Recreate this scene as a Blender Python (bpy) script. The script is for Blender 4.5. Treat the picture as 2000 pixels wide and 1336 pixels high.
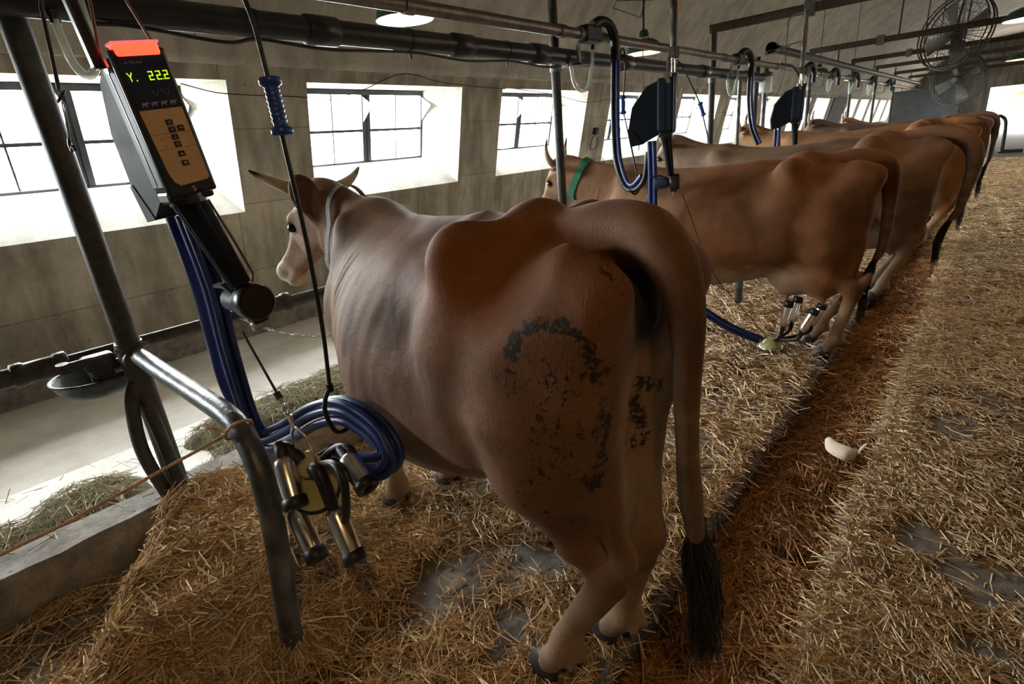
import bpy, bmesh, math, random
import numpy as np
from mathutils import Vector, Matrix
R = math.radians
for o in list(bpy.data.objects): bpy.data.objects.remove(o)
scene = bpy.context.scene
COL = scene.collection

# ---------------------------------------------------------------- camera, world, light, exposure
def make_camera():
    yaw, pit, rol, f = 0.737081509, 0.348183718, -0.0922517094, 1033.508
    cy, sy, cp, sp, cr, sr = math.cos(yaw), math.sin(yaw), math.cos(pit), math.sin(pit), math.cos(rol), math.sin(rol)
    fw = Vector((-sy*cp, cy*cp, -sp)); rt = Vector((cy, sy, 0)); up = rt.cross(fw)
    r = rt*cr + up*sr; u = -rt*sr + up*cr
    cam = bpy.data.cameras.new('camera'); o = bpy.data.objects.new('camera', cam); COL.objects.link(o)
    m = Matrix((r, u, -fw)).transposed().to_4x4(); m.translation = Vector((0, 0, 1.5))
    o.matrix_world = m
    cam.sensor_width = 36; cam.lens = f/2000*36; cam.clip_start = .02; cam.clip_end = 200
    scene.camera = o
make_camera()
scene.view_settings.view_transform = 'Standard'; scene.view_settings.look = 'None'
scene.view_settings.gamma = 1; scene.view_settings.use_curve_mapping = False
EXPOSURE = 3.0
scene.view_settings.exposure = EXPOSURE
# overcast sky all round; the windows and doors let it in (portals only guide its sampling)
def make_world():
    w = bpy.data.worlds.new('sky'); scene.world = w; w.use_nodes = True; nt = w.node_tree
    bg = nt.nodes['Background']; bg.inputs[0].default_value = (1.0, .985, .955, 1); bg.inputs[1].default_value = SKY
def portal(loc, rot, sx, sy):
    l = bpy.data.lights.new('window_portal', 'AREA'); l.shape = 'RECTANGLE'; l.size = sx; l.size_y = sy; l.cycles.is_portal = True
    o = bpy.data.objects.new('window_portal', l); COL.objects.link(o); o.location = loc; o.rotation_euler = rot
SKY = 9.0
make_world()
WIN0, WINP, WINW = .17, 2.70, 1.985          # first window, spacing, width (along the barn)
YN, YF = -4.2, 45.0                            # near and far end walls
XC = .9                                        # the barn's axis
LWIN = tuple(range(-1, 9)) + (10, 11, 12, 13, 14)
RWIN = (5, 11)                               # windows of the opposite wall that are open to the light
for k in LWIN:
    yc = WIN0 + k*WINP + WINW/2
    portal((-5.62, yc, 1.88), (0, R(-90-14), 0), .75, 1.75)
    if k in RWIN: portal((2*XC+5.62, yc, 1.88), (0, R(90+14), 0), .75, 1.75)
portal((1.0, YF+.35, 1.2), (R(-90), 0, 0), 3.6, 2.5)
# ---------------------------------------------------------------- helpers
def node_mat(name):
    m = bpy.data.materials.new(name); m.use_nodes = True
    nt = m.node_tree; b = nt.nodes['Principled BSDF']
    return m, nt, b
def sock(nt, a, b): nt.links.new(a, b)
def plain(name, col, rough=.6, metal=0, emit=0, emitcol=None, noise=0, nscale=30, bump=0, bscale=200, spec=.5):
    m, nt, b = node_mat(name)
    b.inputs['Base Color'].default_value = (*col, 1); b.inputs['Roughness'].default_value = rough
    b.inputs['Metallic'].default_value = metal
    b.inputs['Specular IOR Level'].default_value = spec
    if emit:
        b.inputs['Emission Color'].default_value = (*(emitcol or col), 1); b.inputs['Emission Strength'].default_value = emit
    if noise or bump:
        tc = nt.nodes.new('ShaderNodeTexCoord')
    if noise:
        n = nt.nodes.new('ShaderNodeTexNoise'); n.inputs['Scale'].default_value = nscale; n.inputs['Detail'].default_value = 5
        sock(nt, tc.outputs['Object'], n.inputs['Vector'])
        r = nt.nodes.new('ShaderNodeValToRGB'); r.color_ramp.elements[0].position = .3; r.color_ramp.elements[1].position = .7
        r.color_ramp.elements[0].color = (*[c*(1-noise) for c in col], 1); r.color_ramp.elements[1].color = (*[min(1, c*(1+noise)) for c in col], 1)
        sock(nt, n.outputs['Fac'], r.inputs['Fac']); sock(nt, r.outputs['Color'], b.inputs['Base Color'])
    if bump:
        n = nt.nodes.new('ShaderNodeTexNoise'); n.inputs['Scale'].default_value = bscale; n.inputs['Detail'].default_value = 3
        sock(nt, tc.outputs['Object'], n.inputs['Vector'])
        bp = nt.nodes.new('ShaderNodeBump'); bp.inputs['Strength'].default_value = bump; bp.inputs['Distance'].default_value = .01
        sock(nt, n.outputs['Fac'], bp.inputs['Height']); sock(nt, bp.outputs['Normal'], b.inputs['Normal'])
    return m
def tag(o, label=None, cat=None, group=None, kind=None):
    if label: o['label'] = label
    if cat: o['category'] = cat
    if group: o['group'] = group
    if kind: o['kind'] = kind
    return o
def link(o, parent=None):
    COL.objects.link(o)
    if parent is not None: o.parent = parent
    return o
def empty(name, loc=(0, 0, 0), rz=0, label=None, cat=None, group=None):
    o = bpy.data.objects.new(name, None); o.empty_display_size = .1; COL.objects.link(o)
    o.location = loc; o.rotation_euler = (0, 0, rz)
    return tag(o, label, cat, group)
def copy_tree(o, parent=None):
    c = o.copy(); COL.objects.link(c); c.parent = parent
    for ch in list(o.children): copy_tree(ch, c)
    return c
class MB:
    """collects boxes, tubes, lathes and prisms; build() links them as one mesh object"""
    def __init__(s): s.v = []; s.f = []; s.sm = []
    def add(s, v, f, smooth=False):
        n = len(s.v); s.v += [tuple(p) for p in v]; s.f += [tuple(i+n for i in q) for q in f]; s.sm += [smooth]*len(f); return s
    def box(s, lo, hi, M=None):
        x0, y0, z0 = lo; x1, y1, z1 = hi
        v = [Vector(p) for p in ((x0,y0,z0),(x1,y0,z0),(x1,y1,z0),(x0,y1,z0),(x0,y0,z1),(x1,y0,z1),(x1,y1,z1),(x0,y1,z1))]
        if M is not None: v = [M @ p for p in v]
        return s.add(v, [(3,2,1,0),(4,5,6,7),(0,1,5,4),(1,2,6,5),(2,3,7,6),(3,0,4,7)])
    def rbox(s, lo, hi, b=.004, M=None):
        """box with chamfered edges"""
        bm = bmesh.new(); x0, y0, z0 = lo; x1, y1, z1 = hi
        bmesh.ops.create_cube(bm, size=1)
        for v in bm.verts: v.co = Vector(((x0+x1)/2 + v.co.x*(x1-x0), (y0+y1)/2 + v.co.y*(y1-y0), (z0+z1)/2 + v.co.z*(z1-z0)))
        bmesh.ops.bevel(bm, geom=list(bm.edges), offset=b, segments=2, affect='EDGES', profile=.5)
        return s.bm(bm, M)
    def bm(s, bm, M=None, smooth=False):
        bm.verts.index_update()
        v = [(M @ p.co) if M is not None else p.co.copy() for p in bm.verts]; f = [[q.index for q in p.verts] for p in bm.faces]
        bm.free(); return s.add(v, f, smooth)
    def tube(s, pts, r, n=10, caps=True, smooth=True, flat=None):
        """tube along points; r a number or one per point; flat=(direction, factor) flattens the section"""
        pts = [Vector(p) for p in pts]; m = len(pts); rr = r if hasattr(r, '__len__') else [r]*m
        tan = []
        for i in range(m):
            t = pts[min(i+1, m-1)] - pts[max(i-1, 0)]; tan.append(t.normalized())
        up = Vector((0, 0, 1)) if abs(tan[0].z) < .9 else Vector((1, 0, 0))
        nrm = (up - tan[0]*up.dot(tan[0])).normalized(); V = []
        for i in range(m):
            nrm = (nrm - tan[i]*nrm.dot(tan[i])).normalized(); bi = tan[i].cross(nrm)
            for k in range(n):
                a = 2*math.pi*k/n; o = (nrm*math.cos(a) + bi*math.sin(a))*rr[i]
                if flat is not None: d = Vector(flat[0]); o = o - d*(o.dot(d))*(1-flat[1])
                V.append(pts[i] + o)
        F = [(i*n+k, i*n+(k+1) % n, (i+1)*n+(k+1) % n, (i+1)*n+k) for i in range(m-1) for k in range(n)]
        s.add(V, F, smooth)
        if caps:
            s.add(V[:n], [tuple(range(n-1, -1, -1))]); s.add(V[-n:], [tuple(range(n))])
        return s
    def lathe(s, prof, n=24, M=None, smooth=True, close=False):
        """profile of (radius, z) turned about z"""
        V = []; m = len(prof)
        for (r, z) in prof:
            for k in range(n):
                a = 2*math.pi*k/n; V.append(Vector((r*math.cos(a), r*math.sin(a), z)))
        if M is not None: V = [M @ p for p in V]
        F = [(i*n+k, i*n+(k+1) % n, (i+1)*n+(k+1) % n, (i+1)*n+k) for i in range(m-1) for k in range(n)]
        return s.add(V, F, smooth)
    def prism(s, poly, axis, a, b, M=None):
        """extrude polygon of 2-D points along axis (0,1,2) from a to b"""
        def P(p, t):
            q = [0, 0, 0]; o = [i for i in range(3) if i != axis]; q[o[0]] = p[0]; q[o[1]] = p[1]; q[axis] = t; return Vector(q)
        n = len(poly); v = [P(p, a) for p in poly] + [P(p, b) for p in poly]
        if M is not None: v = [M @ p for p in v]
        f = [tuple(range(n-1, -1, -1)), tuple(range(n, 2*n))] + [(i, (i+1) % n, n+(i+1) % n, n+i) for i in range(n)]
        return s.add(v, f)
    def build(s, name, mat, parent=None, fix=True):
        me = bpy.data.meshes.new(name); me.from_pydata([tuple(p) for p in s.v], [], s.f)
        me.polygons.foreach_set('use_smooth', s.sm)
        if fix:
            bm = bmesh.new(); bm.from_mesh(me); bmesh.ops.recalc_face_normals(bm, faces=list(bm.faces)); bm.to_mesh(me); bm.free()
        me.materials.append(mat); me.update()
        return link(bpy.data.objects.new(name, me), parent)
def spline(pts, n=6):
    """Catmull-Rom through points (any dimension)"""
    P = [np.array(p, float) for p in pts]; P = [2*P[0]-P[1]] + P + [2*P[-1]-P[-2]]; out = []
    for i in range(1, len(P)-2):
        for k in range(n):
            t = k/n
            out.append(.5*((2*P[i]) + (-P[i-1]+P[i+1])*t + (2*P[i-1]-5*P[i]+4*P[i+1]-P[i+2])*t*t + (-P[i-1]+3*P[i]-3*P[i+1]+P[i+2])*t**3))
    out.append(P[-2]); return out
def frame(origin, zdir, xhint=(1, 0, 0)):
    z = Vector(zdir).normalized(); x = Vector(xhint); x = (x - z*x.dot(z)).normalized(); y = z.cross(x)
    M = Matrix((x, y, z)).transposed().to_4x4(); M.translation = Vector(origin); return M
def np_mesh(name, V, F, mat, parent=None, smooth=True, col=None, attr='tint'):
    """mesh from numpy arrays; F is (n,3) or (n,4); col is a per-vertex rgb array"""
    me = bpy.data.meshes.new(name); k = F.shape[1]
    me.vertices.add(len(V)); me.vertices.foreach_set('co', np.ascontiguousarray(V, np.float32).ravel())
    me.loops.add(F.size); me.loops.foreach_set('vertex_index', np.ascontiguousarray(F, np.int32).ravel())
    me.polygons.add(len(F)); me.polygons.foreach_set('loop_start', np.arange(0, F.size, k, dtype=np.int32))
    me.update(calc_edges=True)
    me.polygons.foreach_set('use_smooth', np.full(len(F), smooth))
    if col is not None:
        a = me.color_attributes.new(attr, 'FLOAT_COLOR', 'POINT')
        a.data.foreach_set('color', np.concatenate([col, np.ones((len(V), 1))], 1).astype(np.float32).ravel())
    me.materials.append(mat); me.validate(); me.update()
    return link(bpy.data.objects.new(name, me), parent)
# ---------------------------------------------------------------- cattle: a blended volume polygonised into one skin
def vnoise(p, seed=0):
    """cheap smooth value noise on (n,3) points"""
    i = np.floor(p).astype(np.int64); f = p - i; f = f*f*(3-2*f)
    def h(a, b, c):
        n = (a*374761393 + b*668265263 + c*2147483647 + seed*974634777) & 0x7fffffff
        n = ((n ^ (n >> 13))*1274126177) & 0x7fffffff
        return ((n ^ (n >> 16)) & 0xffff)/65535.0
    r = 0
    for a in (0, 1):
        for b in (0, 1):
            for c in (0, 1):
                w = (f[:, 0] if a else 1-f[:, 0])*(f[:, 1] if b else 1-f[:, 1])*(f[:, 2] if c else 1-f[:, 2])
                r = r + w*h(i[:, 0]+a, i[:, 1]+b, i[:, 2]+c)
    return r
class Blob:
    def __init__(s, lo, hi, h):
        s.lo = np.array(lo, np.float32); s.h = h
        s.n = np.ceil((np.array(hi)-s.lo)/h).astype(int)+1
        s.d = np.full(s.n, 1.0, np.float32)
        s.ax = [s.lo[i] + h*np.arange(s.n[i], dtype=np.float32) for i in range(3)]
    def win(s, lo, hi, m):
        a = [max(0, int((lo[i]-m-s.lo[i])/s.h)) for i in range(3)]; b = [min(s.n[i], int((hi[i]+m-s.lo[i])/s.h)+2) for i in range(3)]
        sl = tuple(slice(a[i], max(a[i], b[i])) for i in range(3))
        return sl, s.ax[0][sl[0]][:, None, None], s.ax[1][sl[1]][None, :, None], s.ax[2][sl[2]][None, None, :]
    def merge(s, sl, d, k, sub=False):
        a = s.d[sl]
        if sub:
            h = np.clip(.5 - .5*(a+d)/k, 0, 1); s.d[sl] = a*(1-h) - d*h + k*h*(1-h)
        else:
            h = np.clip(.5 + .5*(a-d)/k, 0, 1); s.d[sl] = a*(1-h) + d*h - k*h*(1-h)
    def ell(s, c, r, k=.04, rot=None, sub=False):
        """ellipsoid; rot is a 3x3 whose rows are its axes"""
        c = np.array(c, np.float32); r = np.array(r, np.float32)
        ext = r if rot is None else np.sqrt(((np.array(rot)*r[:, None])**2).sum(0))
        sl, X, Y, Z = s.win(c-ext, c+ext, k*1.3+.02)
        X, Y, Z = X-c[0], Y-c[1], Z-c[2]
        if rot is not None:
            q = np.array(rot, np.float32)
            X, Y, Z = q[0,0]*X+q[0,1]*Y+q[0,2]*Z, q[1,0]*X+q[1,1]*Y+q[1,2]*Z, q[2,0]*X+q[2,1]*Y+q[2,2]*Z
        k0 = np.sqrt((X/r[0])**2+(Y/r[1])**2+(Z/r[2])**2); k1 = np.sqrt((X/r[0]**2)**2+(Y/r[1]**2)**2+(Z/r[2]**2)**2)+1e-6
        s.merge(sl, k0*(k0-1)/k1, k, sub)
    def cone(s, a, b, ra, rb, k=.04, flat=None, sub=False):
        """round cone from a to b; flat=(axis dir, factor>1) thins it in that direction"""
        a = np.array(a, np.float32); b = np.array(b, np.float32); m = max(ra, rb)
        sl, X, Y, Z = s.win(np.minimum(a, b)-m, np.maximum(a, b)+m, k*1.3+.02)
        ab = b-a; L = float(ab@ab)+1e-9
        X, Y, Z = X-a[0], Y-a[1], Z-a[2]
        t = np.clip((X*ab[0]+Y*ab[1]+Z*ab[2])/L, 0, 1)
        X, Y, Z = X-t*ab[0], Y-t*ab[1], Z-t*ab[2]
        rad = ra+(rb-ra)*t
        if flat is not None:
            q, fct = np.array(flat[0], float), flat[1]; q = q/np.linalg.norm(q)
            w = (X*q[0]+Y*q[1]+Z*q[2])*(fct-1); X, Y, Z = X+w*q[0], Y+w*q[1], Z+w*q[2]
        s.merge(sl, np.sqrt(X*X+Y*Y+Z*Z)-rad, k, sub)
    def chain(s, pts, rad, k=.03, flat=None):
        for i in range(len(pts)-1): s.cone(pts[i], pts[i+1], rad[i], rad[i+1], k, flat)
    def mesh(s):
        d = s.d; h = s.h; sg = d < 0
        c = np.zeros(np.array(d.shape)-1, np.uint8)
        def cor(A, o): return A[o[0]:A.shape[0]-1+o[0], o[1]:A.shape[1]-1+o[1], o[2]:A.shape[2]-1+o[2]]
        offs = [(i, j, k) for i in (0, 1) for j in (0, 1) for k in (0, 1)]
        for o in offs: c += cor(sg, o)
        act = (c > 0) & (c < 8); I = np.argwhere(act); idx = np.full(act.shape, -1, np.int32); idx[act] = np.arange(len(I))
        P = np.zeros((len(I), 3)); W = np.zeros(len(I))
        val = {o: d[I[:, 0]+o[0], I[:, 1]+o[1], I[:, 2]+o[2]] for o in offs}
        for o in offs:
            for ax in range(3):
                if o[ax]: continue
                q = tuple(1 if i == ax else o[i] for i in range(3)); a, b = val[o], val[q]
                m = (a < 0) != (b < 0); t = np.where(m, a/np.where(m, a-b, 1), 0)
                p = np.tile(np.array(o, float), (len(I), 1)); p[:, ax] += t; P[m] += p[m]; W[m] += 1
        V = s.lo + h*(I + P/W[:, None])
        F = []
        for ax in range(3):
            u, v = [(1, 2), (2, 0), (0, 1)][ax]
            a = sg[tuple(slice(0, -1) if i == ax else slice(None) for i in range(3))]; b = sg[tuple(slice(1, None) if i == ax else slice(None) for i in range(3))]
            E = np.argwhere(a != b); E = E[(E[:, u] > 0) & (E[:, v] > 0) & (E[:, u] < act.shape[u]) & (E[:, v] < act.shape[v])]
            fl = a[E[:, 0], E[:, 1], E[:, 2]]
            def g(du, dv):
                q = E.copy(); q[:, u] -= du; q[:, v] -= dv; return idx[q[:, 0], q[:, 1], q[:, 2]]
            Q = np.stack([g(0, 0), g(1, 0), g(1, 1), g(0, 1)], 1); Q[~fl] = Q[~fl][:, ::-1]; F.append(Q)
        F = np.concatenate(F); F = F[(F >= 0).all(1)]
        # one relaxation pass removes the grid
        for it in range(3):
            S = np.zeros_like(V); N = np.zeros(len(V))
            for i in range(4):
                for j in ((i+1) % 4, (i+3) % 4): np.add.at(S, F[:, i], V[F[:, j]]); np.add.at(N, F[:, i], 1)
            V = V*.5 + .5*S/np.maximum(N, 1)[:, None]
        return V, F
def rotm(yaw, pitch, roll=0):
    """columns are head axes (forward, left, up) in cow coordinates"""
    cy, sy, cp, sp, cr, sr = math.cos(yaw), math.sin(yaw), math.cos(pitch), math.sin(pitch), math.cos(roll), math.sin(roll)
    fw = np.array([cy*cp, sy*cp, sp]); lf = np.array([-sy, cy, 0.]); up = np.cross(fw, lf)
    l2 = lf*cr+up*sr; u2 = up*cr-lf*sr
    return np.stack([fw, l2, u2], 1)
def sstep(a, b, x): t = np.clip((x-a)/(b-a), 0, 1); return t*t*(3-2*t)

def build_cow(P, h):
    """P: pose dictionary. Returns the skin (V, F) and the places of horns, eyes, hooves and switch. u forward, v left, z up; origin between the hind hooves"""
    hp = np.array(P['poll'], float); HM = rotm(*P['head'])
    hw = lambda x, y, z: hp + HM @ np.array([x, y, z])
    tail = P['tail']
    allx = [tail[i][0] for i in range(len(tail))]
    B = Blob((min(allx)-.12, -.52, -.03), (hp[0]+.62, .52, 1.56), h)
    bend = R(P.get('bend', 0))
    def bd(p):
        p = np.array(p, float); w = float(np.clip((.35-p[0])/.4, 0, 1))*float(np.clip((p[2]-.45)/.4, 0, 1))*bend
        if w == 0: return p
        x, y = p[0]-.2, p[1]; return np.array([.2+x*math.cos(w)-y*math.sin(w), x*math.sin(w)+y*math.cos(w), p[2]])
    def e(p, r, k=.04, rot=None, sub=False): B.ell(bd(p), r, k, rot, sub)
    def c(a, b, ra, rb, k=.04, flat=None, sub=False): B.cone(bd(a), bd(b), ra, rb, k, flat, sub)
    S = (1, -1)
    bw = P.get('belly', 1.0); fat = P.get('fat', 0.)
    # barrel, chest, brisket
    e((.60, 0, .885), (.58, .365*bw, .405), .08)
    e((.62, 0, .775), (.42, .345*bw, .325), .08)
    e((.32, 0, .89), (.36, .330*bw, .32), .08)
    e((.95, 0, .93), (.34, .265, .37), .10)
    e((1.17, 0, .82), (.20, .14, .25), .08)
    # spine from the withers to the sacrum
    c((1.22, 0, 1.20), (1.08, 0, 1.290), .05, .062, .08)
    c((1.08, 0, 1.290), (.72, 0, 1.240), .062, .058, .06)
    c((.72, 0, 1.240), (.32, 0, 1.275), .058, .056, .06)
    c((.32, 0, 1.275), (.08, 0, 1.305), .056, .055, .06)
    c((.08, 0, 1.305), (-.10, 0, 1.315), .055, .05, .06)
    # vertebra knobs behind the withers
    for i, u in enumerate(np.linspace(1.12, .84, 6)): e((u, 0, 1.350-.0115*i), (.020, .018, .016), .012)
    e((.40, 0, 1.155), (.38, .240+fat, .135), .08)                      # loin shelf
    e((.24, 0, 1.15), (.18, .262, .125), .08)
    for s in S:
        # shoulder blade, upper arm
        e((1.06, .120*s, 1.11), (.095, .085, .23), .07, rot=np.array([[.94, 0, -.34], [0, 1, 0], [.34, 0, .94]]))
        c((1.10, .15*s, 1.16), (1.19, .185*s, .95), .035, .05, .06)
        e((1.17, .165*s, .92), (.12, .07, .17), .06)
        c((1.20, .15*s, .86), (1.06, .17*s, .68), .085, .085, .06)
        # hook bones, the V from hook and pin down to the thurl, pin bones
        c((.09, .03*s, 1.295), (.10, .195*s, 1.288), .058, .052, .07)
        e((.105, .212*s, 1.285), (.070, .036, .048), .06)
        c((.105, .200*s, 1.255), (-.045, .195*s, 1.07), .055, .080, .08)
        c((.10, .20*s, 1.235), (.13, .23*s, 1.05), .055, .070, .12)
        c((-.055, .205*s, 1.07), (-.17, .135*s, 1.25), .075, .052, .05)
        c((-.17, .135*s, 1.255), (-.235, .122*s, 1.225), .062, .060, .04)
        e((-.235, .120*s, 1.20), (.058, .058, .085), .04)
        # flank fold in front of the stifle
        c((.13, .20*s, 1.05), (.13, .20*s, .82), .11, .085, .10)
        # thigh (the off-side one may stand closer in)
        s0 = s; fo = P.get('off', (1, 0)) if s < 0 else (1, 0); s = s*fo[0]; du = fo[1]
        e((-.045+du, .140*s, .98), (.215, .120, .30), .07, rot=np.array([[.97, 0, .22], [0, 1, 0], [-.22, 0, .97]]))
        c((-.165+du, .105*s, 1.14), (-.165+du, .100*s, .80), .080, .068, .06)
        c((-.05+du, .165*s, .92), (-.06+du, .172*s, .79), .150, .105, .07)
        c((-.06+du, .172*s, .79), (-.130+du*.5, .105*s, .57), .100, .058, .06)        # gaskin
        c((-.11+du, .11*s, .80), (-.13+du*.5, .095*s, .66), .080, .045, .05)
        c((-.19+du, .10*s, .80), (-.235+du*.5, .08*s, .58), .058, .026, .035)     # tendon to the hock
        hk = P['hock']; hx = P['hoof'][0 if s == 1 else 1]
        H = np.array([hk[0]+du*.5, hk[1]*s, hk[2]]); G = np.array([hx[0]-.065, hx[1], .145])
        c((-.115+du*.5, .108*s, .57), H+(.022, 0, 0), .054, .054, .025)
        e(H+(-.056, 0, .048), (.034, .030, .060), .018)
        e(H+(.005, 0, -.02), (.062, .048, .068), .03)
        c(H+(0, 0, -.06), G+(0, 0, .04), .047, .037, .025)
        e(G, (.054, .052, .052), .02); e(G+(-.050, .022, -.026), (.016, .013, .016), .01); e(G+(-.050, -.022, -.026), (.016, .013, .016), .01)
        for q in (-.024, .024): c(G+(0, q*.6, -.01), (hx[0]-.015, hx[1]+q, .065), .040, .040, .012)
        s = s0
        # fore leg
        fx = P['fore'][0 if s == 1 else 1]; kx = P.get('kneeoff', .0)
        K = np.array([fx[0]+.01+kx, fx[1]*.95, .36]); T = np.array([fx[0]-.03, fx[1], .135])
        c((1.06, .17*s, .68), (1.05, .155*s, .58), .09, .075, .05)
        c((1.05, .155*s, .58), K+(0, 0, .05), .070, .052, .04)
        e(K, (.056, .052, .062), .03)
        c(K, T+(0, 0, .02), .046, .038, .03); e(T, (.048, .047, .048), .02)
        for q in (-.023, .023): c(T+(0, q*.6, -.01), (fx[0]-.0, fx[1]+q, .06), .038, .039, .012)
    # rump filling, crotch
    e((-.06, 0, 1.12), (.18, .17, .19), .07)
    e((-.13, 0, 1.00), (.09, .09, .24), .06)
    # vulva under the tail
    e((-.245, -.0, 1.18), (.035, .028, .075), .025)
    # hollows: flank in front of the hook, triangle behind it, beside the tail head, between the thighs
    for s in S:
        e((-.035, .262*s, 1.29), (.085, .07, .075), .12, sub=True)
        e((-.20, .065*s, 1.315), (.12, .026, .050), .03, sub=True)
    e((-.27, 0, .86), (.07, .022, .22), .04, sub=True)
    # udder and navel
    ud = P['udder']
    e((ud[0], 0, ud[1]), ud[2], .05)
    if ud[3]:
        for s in S:
            e((ud[0]+.10, .07*s, ud[1]-.04), (.13, .09, ud[2][2]*.85), .05); e((ud[0]-.10, .065*s, ud[1]-.04), (.12, .085, ud[2][2]*.95), .05)
            for du in (-.12, .11): c((ud[0]+du, .08*s, ud[1]-ud[2][2]*.85), (ud[0]+du+.0, .085*s, ud[1]-ud[2][2]-.055), .020, .013, .02)
    else:
        for s in S: e((ud[0]-.19, .035*s, ud[1]-.01), (.09, .045, .20), .03)
        e((ud[0]-.05, 0, ud[1]+.06), (.2, .11, .16), .06)
        for s in S: c((ud[0]+.12, .06*s, ud[1]-ud[2][2]*.8), (ud[0]+.12, .065*s, ud[1]-ud[2][2]-.03), .018, .012, .02)
    # tail: base swells out of the sacrum, then hangs
    tp = np.array(spline(tail, 5)); tr = tp[:, 3]; tp = tp[:, :3]
    B.chain(tp, tr, .03)
    # neck
    nk = np.array(spline([(1.06, 0, 1.13, .21), (1.22, hp[1]*.10, 1.13, .165), (hp[0]-.16-(hp[0]-1.5)*.4, hp[1]*.45, (hp[2]+1.13)/2-.04, .128), tuple(hw(-.02, 0, -.085))+(.105,)], 4))
    for i in range(len(nk)-1): c(nk[i, :3], nk[i+1, :3], nk[i, 3], nk[i+1, 3], .05, flat=((-(nk[-1, 1]-nk[0, 1]), nk[-1, 0]-nk[0, 0], 0), 1.35))
    c((1.10, 0, 1.28), hw(-.03, 0, -.01), .065, .055, .06)                # crest
    c((1.24, 0, .92), hw(.05, 0, -.17), .085, .05, .06, flat=((0, 1, 0), 1.7))   # dewlap
    # head
    HR = HM.T
    e(hw(.05, 0, -.055), (.12, .088, .085), .03, rot=HR)
    c(hw(.08, 0, -.052), hw(.37, 0, -.062), .080, .054, .03)
    c(hw(.10, 0, -.15), hw(.36, 0, -.115), .055, .040, .03)
    e(hw(.435, 0, -.082), (.060, .070, .060), .02, rot=HR)
    e(hw(.30, 0, -.010), (.10, .06, .035), .04, rot=HR, sub=True)
    e(hw(.415, 0, -.142), (.055, .048, .034), .012, rot=HR)
    e(hw(-.01, 0, .005), (.045, .080, .042), .03, rot=HR)
    for s in S:
        e(hw(.10, .050*s, -.125), (.095, .035, .080), .03, rot=HR)
        e(hw(.125, .078*s, -.022), (.045, .022, .026), .02, rot=HR)
        e(hw(.155, .086*s, -.050), (.028, .014, .020), .012, rot=HR, sub=True)
        e(hw(.475, .034*s, -.062), (.016, .012, .014), .008, rot=HR, sub=True)
        # horn core and ear
        c(hw(.0, .055*s, .01), hw(-.005, .095*s, .02), .038, .028, .02)
        er = P['ear'][0 if s == 1 else 1]; d = np.array([er[0], er[1]*s, er[2]]); d = d/np.linalg.norm(d)
        nf = np.array(P['earn'][0 if s == 1 else 1])*np.array([1, s, 1]) if 'earn' in P else np.array([.75, .1*s, -.55])
        nf = nf - d*(nf@d); nf /= np.linalg.norm(nf); w = np.cross(d, nf)
        eb = np.array(P['eb'] if s == 1 and 'eb' in P else [-.005, .085*s, -.06]); ec = eb + d*.09
        rot = np.stack([HM @ d, HM @ w, HM @ nf])
        c(hw(*eb), hw(*(eb+d*.05)), .030, .032, .025)
        e(hw(*ec), (.092, .062, .028), .015, rot=rot)
        e(hw(*(ec+d*.004+nf*.028)), (.070, .044, .026), .010, rot=rot, sub=True)
    e(hw(.49, 0, -.118), (.03, .06, .005), .006, rot=HR, sub=True)
    V, F = B.mesh()
    # small ripples of hide over ribs and shoulder
    rib = np.sin((V[:, 0]*1.0+(V[:, 2]-.9)*.25)*2*math.pi/.085)*sstep(.35, .5, V[:, 0])*(1-sstep(.85, .98, V[:, 0]))*np.clip(np.abs(V[:, 1])/.3, 0, 1)*sstep(.75, .95, V[:, 2])*(1-sstep(1.12, 1.22, V[:, 2]))
    fold = np.sin(((V[:, 0]-1.0)+(V[:, 2]-1.2)*.55)*2*math.pi/.05)*np.exp(-((V[:, 0]-.90)/.07)**2-((V[:, 2]-1.12)/.13)**2)*(np.abs(V[:, 1]) > .05)
    nf = np.sin((V[:, 0]*.8+V[:, 2]*.25)*2*math.pi/.045+3*vnoise(V*9, 8))*np.exp(-((V[:, 0]-1.33)/.08)**2-((V[:, 2]-1.12)/.12)**2)*.0035
    V[:, 1] += np.sign(V[:, 1])*nf*(np.abs(V[:, 1]) > .04)
    V[:, 1] += np.sign(V[:, 1])*(rib*.0010*P.get('ribs', 1) + fold*.004)
    n3 = (vnoise(V*14, 3)-.5)*.004 + (vnoise(V*5, 5)-.5)*.008
    V[:, 1] += np.sign(V[:, 1])*n3*sstep(.04, .12, np.abs(V[:, 1]))*sstep(.45, .6, V[:, 2])
    return V, F, hw, HM, tp, tr
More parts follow.
